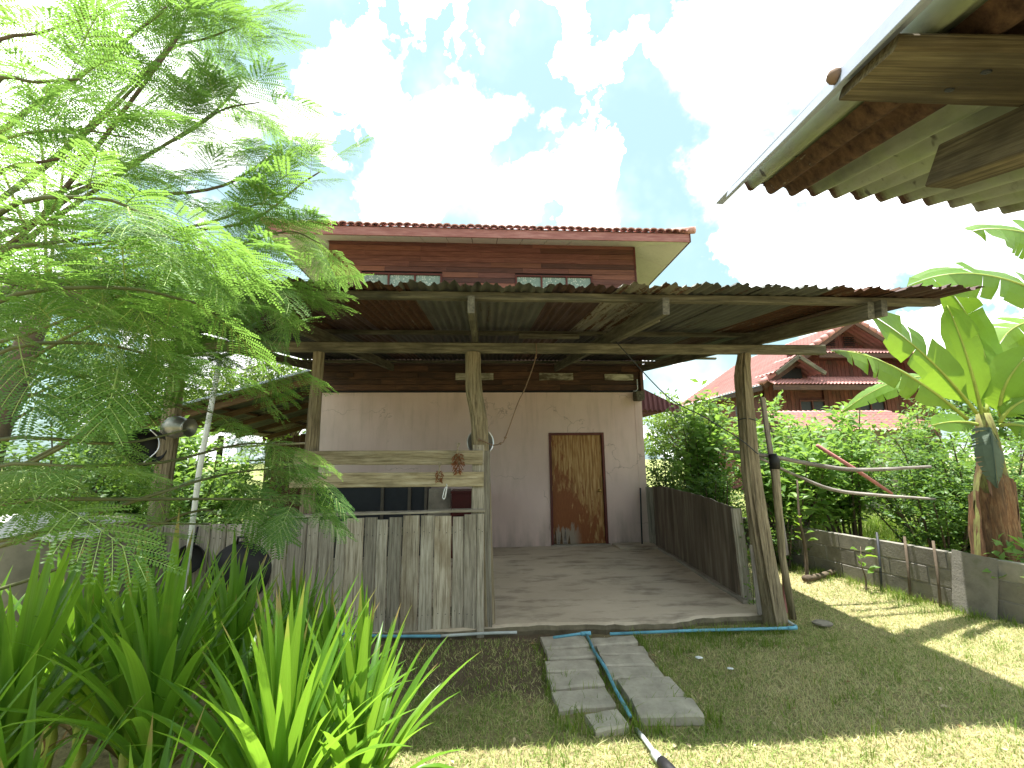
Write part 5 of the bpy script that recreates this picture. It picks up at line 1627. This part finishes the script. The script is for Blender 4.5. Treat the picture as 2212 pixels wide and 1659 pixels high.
# ------------------------------------------------------------------ banana plants
def banana_leaf(parent, p0, p1, p2, wid, nhint, fold=0.25, tear=0.25, m=None, seed=0, narrow=1.0):
    """blade through base p0, middle p1 and tip p2"""
    m = m or M_banana
    rr = random.Random(seed)
    p0, p1, p2 = Vector(p0), Vector(p1), Vector(p2)
    c = p1 * 2 - (p0 + p2) * 0.5
    n_ = 22
    C_ = []
    for i in range(n_ + 1):
        t_ = i / n_
        C_.append(p0 * (1 - t_) ** 2 + c * 2 * t_ * (1 - t_) + p2 * t_ * t_)
    L = sum((C_[i + 1] - C_[i]).length for i in range(n_))
    org = C_[0]
    Mx = frame(C_[0], C_[-1], nhint)
    inv = Mx.inverted()
    V, F = [], []
    start = 2
    for s in (-1, 1):
        groupdroop = rr.uniform(-0.1, 0.1)
        for i in range(start, n_):
            ring = []
            if rr.random() < tear:
                groupdroop = rr.uniform(-0.3, 0.25)
                gapi = 0.12
            else:
                gapi = 0.0
            for e in (0, 1):
                ii = i + e
                t_ = (ii - start) / (n_ - start)
                d = (C_[min(ii + 1, n_)] - C_[max(ii - 1, 0)]).normalized()
                nv = Vector(nhint) - d * Vector(nhint).dot(d)
                nv.normalize()
                lat = d.cross(nv) * s
                w_ = wid / 2 * min(1.0, (t_ * 5.0 + 0.12)) * (1 - max(0, (t_ - 0.62) / 0.38) ** 2.2) * narrow
                w_ = max(w_, 0.006)
                cc = C_[ii]
                sh = d * (-gapi if e == 0 and gapi else 0.0) * 0.0
                q1 = cc + lat * 0.008 + nv * 0.006
                q2 = cc + lat * w_ * 0.55 + d * w_ * 0.12 - nv * w_ * (fold + groupdroop) * 0.35
                q3 = cc + lat * w_ * (1.0 + 0.03 * math.sin(ii * 1.7)) + d * w_ * 0.2 - nv * w_ * (fold + groupdroop) + (d * gapi * 0.12 if (e == 0) else Vector())
                ring.append([q1, q2, q3])
            k = len(V)
            for r_ in ring:
                V += [inv @ q for q in r_]
            F += [(k, k + 3, k + 4, k + 1), (k + 1, k + 4, k + 5, k + 2)]
    lf = obj('leaf', mesh('leaf', V, F, m, False), parent, Mx)
    rib, ff = tube_geo(C_, [0.02 * (1 - 0.85 * i / n_) + 0.002 for i in range(n_ + 1)], 6)
    obj('midrib', mesh('midrib', rib, ff, M_yellowstem if m is M_banana else m, True), lf)
    return lf


ban = thing('banana_plant', 'banana plant with big bright leaves at the end of the block wall', 'plant', (5.6, 4.65, 0))
V, F = tube_geo(smooth_pts([(5.56, 4.65, 0), (5.62, 4.65, 0.6), (5.72, 4.65, 1.2), (5.78, 4.65, 1.6), (5.8, 4.65, 2.1)], 3), [0.17, 0.17, 0.165, 0.16, 0.16, 0.155, 0.15, 0.14, 0.12, 0.11, 0.1, 0.085, 0.06], 14)
obj('stem', mesh('stem', V, F, M_banana_stem, True), ban)
banana_leaf(ban, (5.657, 4.6, 2.1), (4.82, 4.3, 2.69), (3.95, 4.0, 3.06), 0.44, (-0.6, -0.75, 0.25), 0.22, 0.2, seed=1)
banana_leaf(ban, (5.527, 4.6, 2.03), (4.441, 4.3, 2.56), (3.5, 4.0, 2.67), 0.42, (-0.55, -0.65, 0.4), 0.5, 0.6, seed=2)
banana_leaf(ban, (5.782, 4.65, 2.03), (5.55, 4.5, 2.737), (5.43, 4.5, 3.36), 0.32, (-0.6, -0.8, 0.1), 0.05, 0.15, seed=3)
banana_leaf(ban, (5.968, 4.75, 2.1), (6.25, 4.9, 3.074), (5.95, 5.0, 3.95), 0.36, (-0.65, -0.75, 0.1), 0.1, 0.3, seed=4)
banana_leaf(ban, (5.886, 4.55, 2.05), (5.849, 4.4, 2.424), (6.05, 4.2, 2.8), 0.4, (-0.6, -0.8, 0.2), 0.1, 0.15, seed=6)
banana_leaf(ban, (5.79, 4.5, 1.98), (6.0, 4.3, 2.25), (6.5, 4.0, 2.35), 0.4, (-0.4, -0.7, 0.6), 0.3, 0.2, seed=7)
banana_leaf(ban, (5.7, 4.65, 1.97), (5.4, 4.62, 2.0), (5.08, 4.6, 1.96), 0.24, (0, -0.9, 0.5), 0.2, 0.1, seed=9)
banana_leaf(ban, (5.9, 4.7, 2.1), (5.5, 5.0, 2.6), (4.8, 5.5, 2.2), 0.36, (-0.3, -0.6, 0.7), 0.4, 0.4, seed=14)
banana_leaf(ban, (5.85, 4.55, 1.95), (5.95, 4.35, 1.9), (6.0, 4.2, 1.65), 0.3, (-0.2, -0.9, 0.4), 0.3, 0.3, seed=15)
banana_leaf(ban, (5.7, 4.55, 1.9), (5.5, 4.38, 1.8), (5.38, 4.32, 1.28), 0.24, (-0.4, -1, 0.3), 0.8, 0.7, M_grey_leaf, seed=10)
for k, (a, zt, zb, ww) in enumerate(((-0.6, 1.35, 0.0, 0.2), (0.15, 1.42, 0.1, 0.22), (-1.4, 1.25, 0.0, 0.2), (1.0, 1.3, 0.2, 0.22), (-2.4, 1.2, 0.0, 0.22))):
    ax_ = Vector((math.sin(a), -math.cos(a), 0))
    c0 = Vector((5.6, 4.65, 0))
    pts = [c0 + ax_ * 0.2 + Vector((0, 0, zb)), c0 + ax_ * 0.21 + Vector((0.06, 0, (zt + zb) / 2)), c0 + ax_ * 0.2 + Vector((0.13, 0, zt)), ]
    V, F = [], []
    lat = Vector((math.cos(a), math.sin(a), 0))
    P = smooth_pts(pts, 4)
    for i, p in enumerate(P):
        for j in range(5):
            f = j / 4 - 0.5
            V.append(p + lat * f * ww * (1 - 0.35 * i / len(P)) - ax_ * (abs(f) * 0.09) + Vector((random.uniform(-0.012, 0.012), random.uniform(-0.012, 0.012), random.uniform(-0.06, 0.04) if i in (0, len(P) - 1) else 0)))
    for i in range(len(P) - 1):
        for j in range(4):
            F.append((i * 5 + j, i * 5 + 1 + j, i * 5 + 6 + j, i * 5 + 5 + j))
    obj('dry_sheath', mesh('dry_sheath', V, F, M_banana_dry, True), ban)
ban2 = thing('banana_plant', 'second banana plant mostly outside the right edge with a long level leaf', 'plant', (7.3, 4.4, 0))
V, F = tube_geo([(7.3, 4.4, 0), (7.3, 4.4, 1.5), (7.25, 4.4, 3.0)], [0.15, 0.13, 0.08], 12)
obj('stem', mesh('stem', V, F, M_banana_stem, True), ban2)
banana_leaf(ban2, (7.2, 4.4, 3.0), (5.9, 4.3, 3.62), (4.75, 4.3, 3.5), 0.5, (-0.6, -0.6, 0.3), 0.3, 0.3, seed=11)
banana_leaf(ban2, (7.2, 4.3, 3.0), (7.1, 3.6, 3.8), (7.0, 2.8, 3.7), 0.5, (0.0, -0.3, 0.9), 0.3, 0.3, seed=13)
banana_leaf(ban2, (7.3, 4.5, 3.0), (7.0, 4.9, 3.3), (6.4, 4.9, 2.85), 0.5, (0.2, -0.7, 0.7), 0.3, 0.3, seed=16)
ban3 = thing('banana_plant', 'third banana plant whose torn leaf tip hangs just below the near eave', 'plant', (6.2, 3.1, 0))
V, F = tube_geo([(6.2, 3.1, 0), (6.2, 3.1, 1.6), (6.1, 3.15, 3.1)], [0.14, 0.12, 0.07], 12)
obj('stem', mesh('stem', V, F, M_banana_stem, True), ban3)
banana_leaf(ban3, (6.05, 3.2, 3.1), (5.2, 3.4, 3.62), (4.5, 3.4, 3.66), 0.46, (-0.4, -0.7, 0.4), 0.3, 0.35, seed=12)


# ------------------------------------------------------------------ shrubs and trees built from leaves
def leaves_mesh(P, D, N, size, aspect, m, name, fold=0.25):
    """P (n,3) base points, D (n,3) directions, N (n,3) normals, size (n,)"""
    n_ = len(P)
    D = D / np.linalg.norm(D, axis=1, keepdims=True)
    Lt = np.cross(D, N)
    Lt /= (np.linalg.norm(Lt, axis=1, keepdims=True) + 1e-9)
    Nn_ = np.cross(Lt, D)
    s = size[:, None]
    w_ = s * aspect * 0.5
    a = P
    tip = P + D * s - Nn_ * s * 0.12
    mid = P + D * s * 0.52
    l = P + D * s * 0.5 + Lt * w_ + Nn_ * w_ * fold
    r_ = P + D * s * 0.5 - Lt * w_ + Nn_ * w_ * fold
    V = np.stack([a, l, tip, r_, mid], 1).reshape(-1, 3)
    b = np.arange(n_)[:, None] * 5
    F = np.concatenate([b + np.array([[0, 4, 1, 1]]), ], 0)
    tri = np.concatenate([b + np.array([[0, 4, 1]]), b + np.array([[4, 2, 1]]), b + np.array([[0, 3, 4]]), b + np.array([[3, 2, 4]])], 0)
    return npmesh(name, V, tri, m)


def shrub(name, label, cat, x, y, h, rad, nst, leaf, m, seed, dens=1.0, up=1.0, group=None, base_open=0.12):
    r_ = np.random.default_rng(seed)
    sh = thing(name, label, cat, (x, y, 0), group)
    TV, TF = [], []
    PP, DD, NN, SS = [], [], [], []
    for k in range(nst):
        a = r_.uniform(0, 2 * math.pi)
        rr_ = rad * math.sqrt(r_.uniform(0.02, 1))
        hh = h * r_.uniform(0.55, 1.0) * (1 - 0.25 * rr_ / rad)
        b0 = Vector((x + 0.12 * math.cos(a) * rad, y + 0.12 * math.sin(a) * rad, 0))
        b1 = Vector((x + 0.6 * rr_ * math.cos(a), y + 0.6 * rr_ * math.sin(a), hh * 0.5))
        b2 = Vector((x + rr_ * math.cos(a) + r_.uniform(-0.1, 0.1), y + rr_ * math.sin(a), hh))
        P = smooth_pts([b0, b1, b2], 7)
        v, f = tube_geo(P, [0.018 * (1 - 0.8 * i / len(P)) + 0.002 for i in range(len(P))], 5, False)
        k0 = len(TV)
        TV += v
        TF += [tuple(i + k0 for i in q) for q in f]
        # leafy side shoots
        nsh = int((15 if m is M_guava else 20) * dens * max(0.7, hh))
        for q in range(nsh):
            t_ = r_.uniform(0.3 if m is M_guava else base_open, 1.0)
            i = min(len(P) - 2, int(t_ * (len(P) - 1)))
            p = np.array(P[i].lerp(P[i + 1], t_ * (len(P) - 1) - i))
            az = r_.uniform(0, 2 * math.pi)
            dv = np.array([math.cos(az), math.sin(az), r_.uniform(0.2, 1.3) * up])
            dv /= np.linalg.norm(dv)
            ln = r_.uniform(0.18, 0.5)
            nlf = int(ln / (leaf * 0.42))
            for j in range(nlf):
                pj = p + dv * ln * (j + 0.5) / nlf
                sd = 1 if j % 2 else -1
                lat = np.cross(dv, np.array([0, 0, 1.0]))
                lat /= np.linalg.norm(lat) + 1e-6
                th = r_.uniform(-0.7, 0.7)
                lt = lat * math.cos(th) + np.cross(dv, lat) * math.sin(th)
                dl = lt * sd * 0.9 + dv * 0.55 + r_.normal(0, 0.18, 3)
                PP.append(pj)
                DD.append(dl)
                NN.append(np.array([0, 0, 1.0]) + r_.normal(0, 0.45, 3))
                SS.append(leaf * r_.uniform(0.8, 1.4))
    obj('stem', mesh('stem', TV, TF, M_bark, True), sh, None, 'stuff')
    me = leaves_mesh(np.array(PP), np.array(DD), np.array(NN), np.array(SS), 0.48, m, 'foliage')
    obj('foliage', me, sh, None, 'stuff')
    return sh


shr = [
    ('guava_shrub', 'tall pale leafed shrub right behind the right porch post', 4.75, 6.75, 3.0, 0.65, 13, 0.145, M_guava, 1.0),
    ('guava_shrub', 'pale leafed shrub with one long shoot, left of the right porch post', 4.05, 8.0, 3.2, 0.6, 13, 0.145, M_guava, 1.0),
    ('leafy_shrub', 'dense shrub beside the right corner of the pink house', 4.0, 9.3, 2.4, 0.9, 17, 0.075, M_bush, 1.2),
    ('leafy_shrub', 'rounded shrub behind the red slanting pole', 5.75, 6.7, 2.85, 0.85, 16, 0.11, M_guava, 1.1),
    ('leafy_shrub', 'dark shrub over the block wall beneath the banana leaves', 6.0, 5.6, 2.0, 0.75, 16, 0.065, M_bush, 1.2),
    ('leafy_shrub', 'broad shrub behind the banana stem', 6.9, 5.7, 2.5, 0.95, 18, 0.07, M_bush, 1.2),
    ('leafy_shrub', 'low dense shrub just beyond the board wall', 3.75, 7.0, 1.7, 0.5, 14, 0.06, M_bush, 1.2),
    ('leafy_shrub', 'wide bush in front of the red house', 6.7, 8.6, 3.3, 1.2, 20, 0.12, M_guava, 1.0),
    ('leafy_shrub', 'bush below the low tiled outbuilding', 8.6, 8.3, 2.9, 1.2, 20, 0.085, M_guava, 1.1),
    ('leafy_shrub', 'wide bush left of the leaning shed roof', -5.0, 6.0, 2.7, 1.1, 20, 0.085, M_bush, 1.1),
    ('leafy_shrub', 'dark bush behind the cement tank', -4.6, 4.6, 2.4, 0.9, 18, 0.08, M_bush, 1.2),
    ('leafy_shrub', 'bush at the far left behind the feathery tree', -6.6, 4.6, 3.2, 1.2, 20, 0.09, M_bush, 1.1),
    ('leafy_shrub', 'bush hiding the far post of the side shed', -6.4, 8.0, 2.3, 1.0, 20, 0.085, M_bush, 1.1),
    ('leafy_shrub', 'big bush behind the white metal pole', -4.0, 5.9, 1.75, 0.8, 20, 0.075, M_bush, 1.2),
    ('leafy_shrub', 'tall bush at the far right behind the banana stems', 8.6, 6.2, 2.4, 1.1, 20, 0.085, M_bush, 1.1),
    ('leafy_shrub', 'wide bush far behind the white metal pole', -7.8, 10.5, 3.0, 1.4, 22, 0.1, M_guava, 1.0),
    ('leafy_shrub', 'tall bush far left beyond the side shed', -10.0, 12.5, 3.4, 1.6, 22, 0.1, M_bush, 1.0),
    ('leafy_shrub', 'pale bush between the porch and the side shed', -4.0, 6.7, 2.25, 0.65, 18, 0.085, M_guava, 1.0),
    ('leafy_shrub', 'leafy bush just outside the left end of the porch', -3.8, 5.75, 2.15, 0.5, 18, 0.085, M_guava, 1.2),
    ('leafy_shrub', 'small bush under the side shed roof', -4.1, 7.3, 1.75, 0.8, 16, 0.07, M_guava, 1.2),
]
for i, (nm, lab, x, y, h, rad, nst, lf, m_, dens) in enumerate(shr):
    shrub(nm, lab, 'shrub', x, y, h, rad, nst, lf, m_, 100 + i, dens)


def crown_tree(label, x, y, h, r0, nclump, seed, m=None, leaf=0.16, base=0.35):
    r_ = np.random.default_rng(seed)
    tr_ = thing('leafy_tree', label, 'tree', (x, y, 0), 'trees beyond the houses')
    tube('trunk', smooth_pts([(x, y, 0), (x + 0.1, y, h * 0.35), (x - 0.05, y, h * 0.7)], 4), [0.16 - 0.012 * i for i in range(9)], M_bark, tr_, 8)
    PP, DD, NN, SS, TV, TF = [], [], [], [], [], []
    for k in range(nclump):
        u = r_.normal(0, 1, 3)
        u /= np.linalg.norm(u)
        c = np.array([x, y, h * 0.68]) + u * np.array([r0, r0, h * 0.34]) * r_.uniform(0.35, 1.0)
        v, f = tube_geo([Vector((x, y, h * base)), (Vector((x, y, h * 0.55)) + Vector(c)) / 2, Vector(c)], [0.05, 0.03, 0.008], 5, False)
        k0 = len(TV)
        TV += v
        TF += [tuple(i + k0 for i in q) for q in f]
        nl = int(r_.uniform(90, 170))
        q = r_.normal(0, 1, (nl, 3))
        q /= np.linalg.norm(q, axis=1, keepdims=True)
        rad_ = r_.uniform(0.35, 0.7) * r_.uniform(0.5, 1.0, (nl, 1))
        PP.append(c + q * rad_ * np.array([1.15, 1.15, 0.7]))
        DD.append(q + np.array([0, 0, -0.3]) + r_.normal(0, 0.5, (nl, 3)))
        NN.append(np.array([0, 0, 1.0]) + r_.normal(0, 0.5, (nl, 3)))
        SS.append(leaf * r_.uniform(0.6, 1.3, nl))
    obj('branch', mesh('branch', TV, TF, M_bark, True), tr_, None, 'stuff')
    obj('crown', leaves_mesh(np.concatenate(PP), np.concatenate(DD), np.concatenate(NN), np.concatenate(SS), 0.5, m or M_tree, 'crown'), tr_, None, 'stuff')


crown_tree('bright tree showing between the porch roof and the side shed', -7.6, 17.0, 5.6, 2.6, 46, 1)
crown_tree('tree behind the side shed, farther left', -13.0, 17.0, 6.2, 3.0, 46, 2)
crown_tree('tree behind the bush at the far left edge', -10.0, 9.0, 5.4, 2.2, 40, 3, M_bush)
crown_tree('low tree at the left end of the red house', 9.0, 19.0, 4.3, 2.2, 40, 4)
crown_tree('tree far right beyond the banana plants', 15.0, 10.5, 4.2, 2.2, 40, 5, M_bush)

# young broad-leafed trees in front of the block wall
for (x, y, h, lab, sd) in ((4.3, 5.85, 1.3, 'thin crooked sapling trunk standing before the block wall', 1), (4.62, 5.3, 0.5, 'young seedling with broad bright leaves at the foot of the block wall', 2)):
    sp = thing('sapling', lab, 'plant', (x, y, 0))
    rr = random.Random(sd)
    P = smooth_pts([(x, y, 0), (x + 0.04, y + 0.02, h * 0.3), (x + 0.01, y + 0.02, h * 0.6), (x + 0.1, y + 0.1, h)], 4)
    tube('trunk', P, [(0.026 if sd == 1 else 0.01) * (1 - 0.6 * i / len(P)) for i in range(len(P))], M_bark, sp, 7)
    for k in range(12 if sd == 1 else 9):
        t_ = rr.uniform(0.45, 1.0)
        p = P[min(len(P) - 1, int(t_ * (len(P) - 1)))]
        a = rr.uniform(0, 6.28)
        dv = Vector((math.cos(a), math.sin(a), rr.uniform(0.0, 0.7))).normalized()
        s_ = rr.uniform(0.09, 0.15)
        V = [(0, 0, 0), (s_ * 0.35, s_ * 0.27, 0.012), (s_ * 0.7, s_ * 0.24, 0.008), (s_, 0, -0.02), (s_ * 0.7, -s_ * 0.24, 0.008), (s_ * 0.35, -s_ * 0.27, 0.012), (s_ * 0.5, 0, -0.004)]
        F = [(0, 6, 1), (1, 6, 2), (2, 6, 3), (3, 6, 4), (4, 6, 5), (5, 6, 0)]
        obj('leaf', mesh('leaf', V, F, M_banana, True), sp, frame(p + dv * 0.05, p + dv * 0.2, (rr.uniform(-0.3, 0.3), -0.5, 1)))
        tube('stalk', [p, p + dv * 0.052], 0.0025, M_twig, sp, 4)

for k, (yy, lab, m_) in enumerate(((5.3, 'dark stick added as a stalk shadow on the block wall, farthest of three', M_cable), (5.0, 'dark stick added as a stalk shadow on the block wall, middle of three', M_bark), (4.72, 'dark stick added as a stalk shadow on the block wall, nearest the banana stem', M_bark))):  # added sticks stand in for the stripes of stalk shadow
    xx = 5.24 - (yy - 3.9) * 0.204
    tag(tube('leaning_stick', [(xx - 0.16, yy - 0.03, 0.0), (xx - 0.1, yy, 0.32), (xx - 0.045, yy + 0.04, 0.68)], 0.013, m_, None, 7), lab, 'stick')
tag(bar('leaning_board', (5.0, 4.45, 0.0), (5.1, 4.42, 0.6), 0.36, 0.015, M_block, None, up=(-1, -0.25, 0.2), segs=3, jit=0.004), 'dark grimy board leaning on the block wall by the banana stem', 'board')
shrub('weedy_plant', 'low weedy plant with broad pale leaves at the foot of the banana plant', 'plant', 5.45, 4.15, 0.75, 0.3, 8, 0.11, M_guava, 300, 0.6)
shrub('weedy_plant', 'low dark weeds at the right edge in front of the banana plants', 'plant', 5.75, 3.85, 0.5, 0.4, 9, 0.07, M_bush, 301, 0.9)
shrub('weedy_plant', 'small weedy bush under the slanting red pole before the block wall', 'plant', 4.5, 6.5, 0.8, 0.2, 6, 0.06, M_bush, 302, 0.6)

# climbing vine on the end of the board wall
vine = thing('climbing_vine', 'thin leafy vine climbing between the board wall and the right post', 'vine', (2.9, 4.75, 0.05))
PP, DD, NN, SS = [], [], [], []
for k in range(4):
    P = smooth_pts([(2.9 + 0.04 * k - 0.06, 4.72, 0.05), (2.86 + 0.05 * k, 4.7, 0.5), (2.9 + 0.02 * k, 4.75, 1.0), (2.92 + 0.05 * math.sin(k), 4.78, 1.35)], 5)
    tube('stem', P, 0.004, M_twig, vine, 4)
    for p in P:
        for q in range(9):
            v = rng.normal(0, 1, 3)
            PP.append(np.array(p) + v * 0.03)
            DD.append(v + np.array([0, -0.5, 0]))
            NN.append(np.array([0, -0.5, 1]) + rng.normal(0, 0.4, 3))
            SS.append(rng.uniform(0.022, 0.045))
obj('foliage', leaves_mesh(np.array(PP), np.array(DD), np.array(NN), np.array(SS), 0.7, M_guava, 'foliage'), vine, None, 'stuff')

# palm behind the feathery tree
palm = thing('coconut_palm', 'palm with drooping streaked fronds behind the feathery tree', 'palm', (-5.6, 5.2, 0))
tube('trunk', smooth_pts([(-5.6, 5.2, 0), (-5.5, 5.2, 1.8), (-5.2, 5.2, 3.6)], 4), [0.15 - 0.006 * i for i in range(9)], M_bark, palm, 10)
rr = random.Random(5)
ends = [(-2.65, 4.0, 3.25), (-3.2, 4.6, 3.9), (-3.0, 3.6, 3.05), (-4.6, 3.2, 4.8), (-4.2, 3.6, 5.3), (-6.5, 3.4, 4.6), (-7.4, 5.0, 4.2), (-6.0, 7.0, 4.8), (-3.8, 6.5, 4.6), (-3.4, 3.3, 4.4)]
for e in ends:
    e = Vector(e)
    c0 = Vector((-5.2, 5.2, 3.6))
    P = smooth_pts([c0, (c0 + e) / 2 + Vector((0, 0, 0.45)), e], 10)
    fr = tube('frond', P, [0.018 - 0.0007 * i for i in range(len(P))], M_yellowstem, palm, 5)
    PP, DD, NN, SS = [], [], [], []
    for i in range(3, len(P)):
        d = (P[i] - P[i - 1]).normalized()
        lat = d.cross(Vector((0, 0, 1))).normalized()
        for s in (-1, 1):
            for q in range(2):
                PP.append(np.array(P[i].lerp(P[i - 1], q * 0.5)))
                DD.append(np.array(lat * s * 0.75 + d * 0.5 + Vector((0, 0, -rr.uniform(0.35, 0.85)))))
                NN.append(np.array([0, 0, 1.0]) + rng.normal(0, 0.1, 3))
                SS.append(0.55 * rr.uniform(0.7, 1.1) * (1 - 0.4 * i / len(P)))
    obj('leaflet', leaves_mesh(np.array(PP), np.array(DD), np.array(NN), np.array(SS), 0.055, M_palm, 'leaflet'), fr, None, 'stuff')


# ------------------------------------------------------------------ grass
def blades(X, Y, Z, h0, h1, w0, w1, lean, name, m, seed):
    r_ = np.random.default_rng(seed)
    n_ = len(X)
    h = r_.uniform(h0, h1, n_)
    wv = r_.uniform(w0, w1, n_)
    a = r_.uniform(0, 2 * math.pi, n_)
    b = r_.uniform(0, 2 * math.pi, n_)
    ln = np.abs(r_.normal(0, lean, n_)) * h
    P = np.stack([X, Y, Z], 1)
    wd = np.stack([np.cos(a), np.sin(a), np.zeros(n_)], 1) * wv[:, None] / 2
    dv = np.stack([np.cos(b) * ln, np.sin(b) * ln, h], 1)
    md = np.stack([np.cos(b) * ln * 0.3, np.sin(b) * ln * 0.3, h * 0.6], 1)
    V = np.stack([P - wd, P + wd, P + md + wd * 0.7, P + dv, P + md - wd * 0.7], 1).reshape(-1, 3)
    k = np.arange(n_)[:, None] * 5
    F = np.concatenate([k + np.array([[0, 1, 2]]), k + np.array([[0, 2, 4]]), k + np.array([[4, 2, 3]])], 0)
    return obj(name, npmesh(name, V, F, m), None, None, 'stuff')


def gz(x, y):
    return 0.012 * np.sin(x * 2.1 + 0.7 * y) + 0.01 * np.sin(y * 3.3 - x) - 0.012


N = 300000
X = rng.uniform(-1.3, 5.4, N)
Y = rng.uniform(1.9, 7.2, N)
keep = np.ones(N, bool)
keep &= ~((X < 3.02) & (Y > 4.3))
keep &= ~((X < 3.1) & (Y > 4.9))
keep &= X < (5.15 - (Y - 4.44) * 0.204)
keep &= ~((X > 0.47) & (X < 1.4) & (Y > 2.9) & (Y < 4.3))
keep &= ~((X < -0.75) & (Y > 3.0))
# bare earth
e_ = ((X - 0.1) / 1.3) ** 2 + ((Y - 3.98) / 0.72) ** 2
e_ += 0.45 * np.sin(X * 7 + Y * 3) * np.sin(Y * 9 - X * 4)
keep &= (e_ > 1.0) | (rng.random(N) < 0.3)
fade = np.clip((7.0 - Y) / 3.0, 0.45, 1)
keep &= rng.random(N) < fade
keep &= np.sin(X * 3.3 + 1.1 * np.sin(Y * 2.7)) * np.sin(Y * 3.9 + X) > rng.uniform(-1.6, -0.4, N)
X, Y = X[keep], Y[keep]
g_ = blades(X, Y, gz(X, Y), 0.012, 0.036, 0.003, 0.0075, 1.5, 'grass', M_grass, 1)
g_['label'] = 'short dry lawn grass'
print('blades', len(X))
# taller green tufts: along the slab edge, between the pavers, by the block wall
TX, TY = [], []


def tuft(cx, cy, n_, sp):
    TX.append(rng.normal(cx, sp, n_))
    TY.append(rng.normal(cy, sp * 0.7, n_))


for k in range(46):
    tuft(random.uniform(1.35, 2.6), random.uniform(3.9, 4.25), 12, 0.03)
for k in range(50):
    tuft(random.uniform(1.9, 2.85), random.uniform(4.2, 4.32), 14, 0.025)
for k in range(26):
    tuft(random.uniform(0.45, 1.45), random.uniform(2.82, 2.98), 14, 0.03)
for k in range(70):
    yy = random.uniform(2.9, 4.25)
    tuft(random.choice((0.47 - 0.0 * yy, 1.4, 0.93)) + random.uniform(-0.03, 0.02), yy, 7, 0.015)
for y in (3.38, 3.1, 3.16, 3.42):
    for k in range(3):
        tuft(random.uniform(0.55, 1.3), y, 8, 0.02)
for k in range(10):
    tuft(0.93 + random.uniform(-0.02, 0.02), random.uniform(2.9, 3.5), 8, 0.015)
for k in range(60):
    yy = random.uniform(4.0, 7.6)
    tuft(5.0 - (yy - 4.44) * 0.204 + random.uniform(-0.35, 0.05), yy, 16, 0.05)
for k in range(14):
    tuft(random.uniform(3.0, 3.4), random.uniform(4.6, 6.2), 12, 0.05)
for k in range(150):
    tuft(random.uniform(-0.6, 4.6), random.uniform(2.0, 4.0), random.randint(4, 14), random.uniform(0.015, 0.05))
for k in range(90):
    yy = random.uniform(4.0, 7.6)
    tuft(5.05 - (yy - 4.44) * 0.204 + random.uniform(-0.18, 0.05), yy, 18, 0.04)
TX, TY = np.concatenate(TX), np.concatenate(TY)
ok = ~((TX < 2.98) & (TY > 4.33))
TX, TY = TX[ok], TY[ok]
wd_ = blades(TX, TY, gz(TX, TY), 0.03, 0.12, 0.003, 0.007, 0.6, 'weeds', M_weed, 2)
wd_['label'] = 'green weed tufts along slab and path'
# long grass in the garden beyond the block wall
X = rng.uniform(4.6, 10.0, 16000)
Y = rng.uniform(5.0, 12.0, 16000)
ok = X > (5.25 - (Y - 4.44) * 0.204)
X, Y = X[ok], Y[ok]
lg = blades(X, Y, gz(X, Y), 0.12, 0.4, 0.006, 0.012, 0.5, 'long_grass', M_weed, 3)
lg['label'] = 'long green grass beyond the block wall'

# dry fallen leaves on the lawn, the bare soil and the slab edge
n_ = 420
LX = np.concatenate([rng.uniform(-0.9, 4.9, n_ - 120), rng.uniform(0.3, 2.8, 120)])
LY = np.concatenate([rng.uniform(2.0, 4.3, n_ - 120), rng.uniform(3.9, 4.32, 120)])
P = np.stack([LX, LY, gz(LX, LY) + 0.018], 1)
a = rng.uniform(0, 2 * math.pi, n_)
D = np.stack([np.cos(a), np.sin(a), rng.normal(0, 0.12, n_)], 1)
Nrm = np.stack([rng.normal(0, 0.25, n_), rng.normal(0, 0.25, n_), np.ones(n_)], 1)
lt_ = obj('fallen_leaves', leaves_mesh(P, D, Nrm, rng.uniform(0.015, 0.055, n_), 0.45, M_litter, 'fallen_leaves', 0.4), None, None, 'stuff')
lt_['label'] = 'dry fallen leaves scattered over lawn and soil'
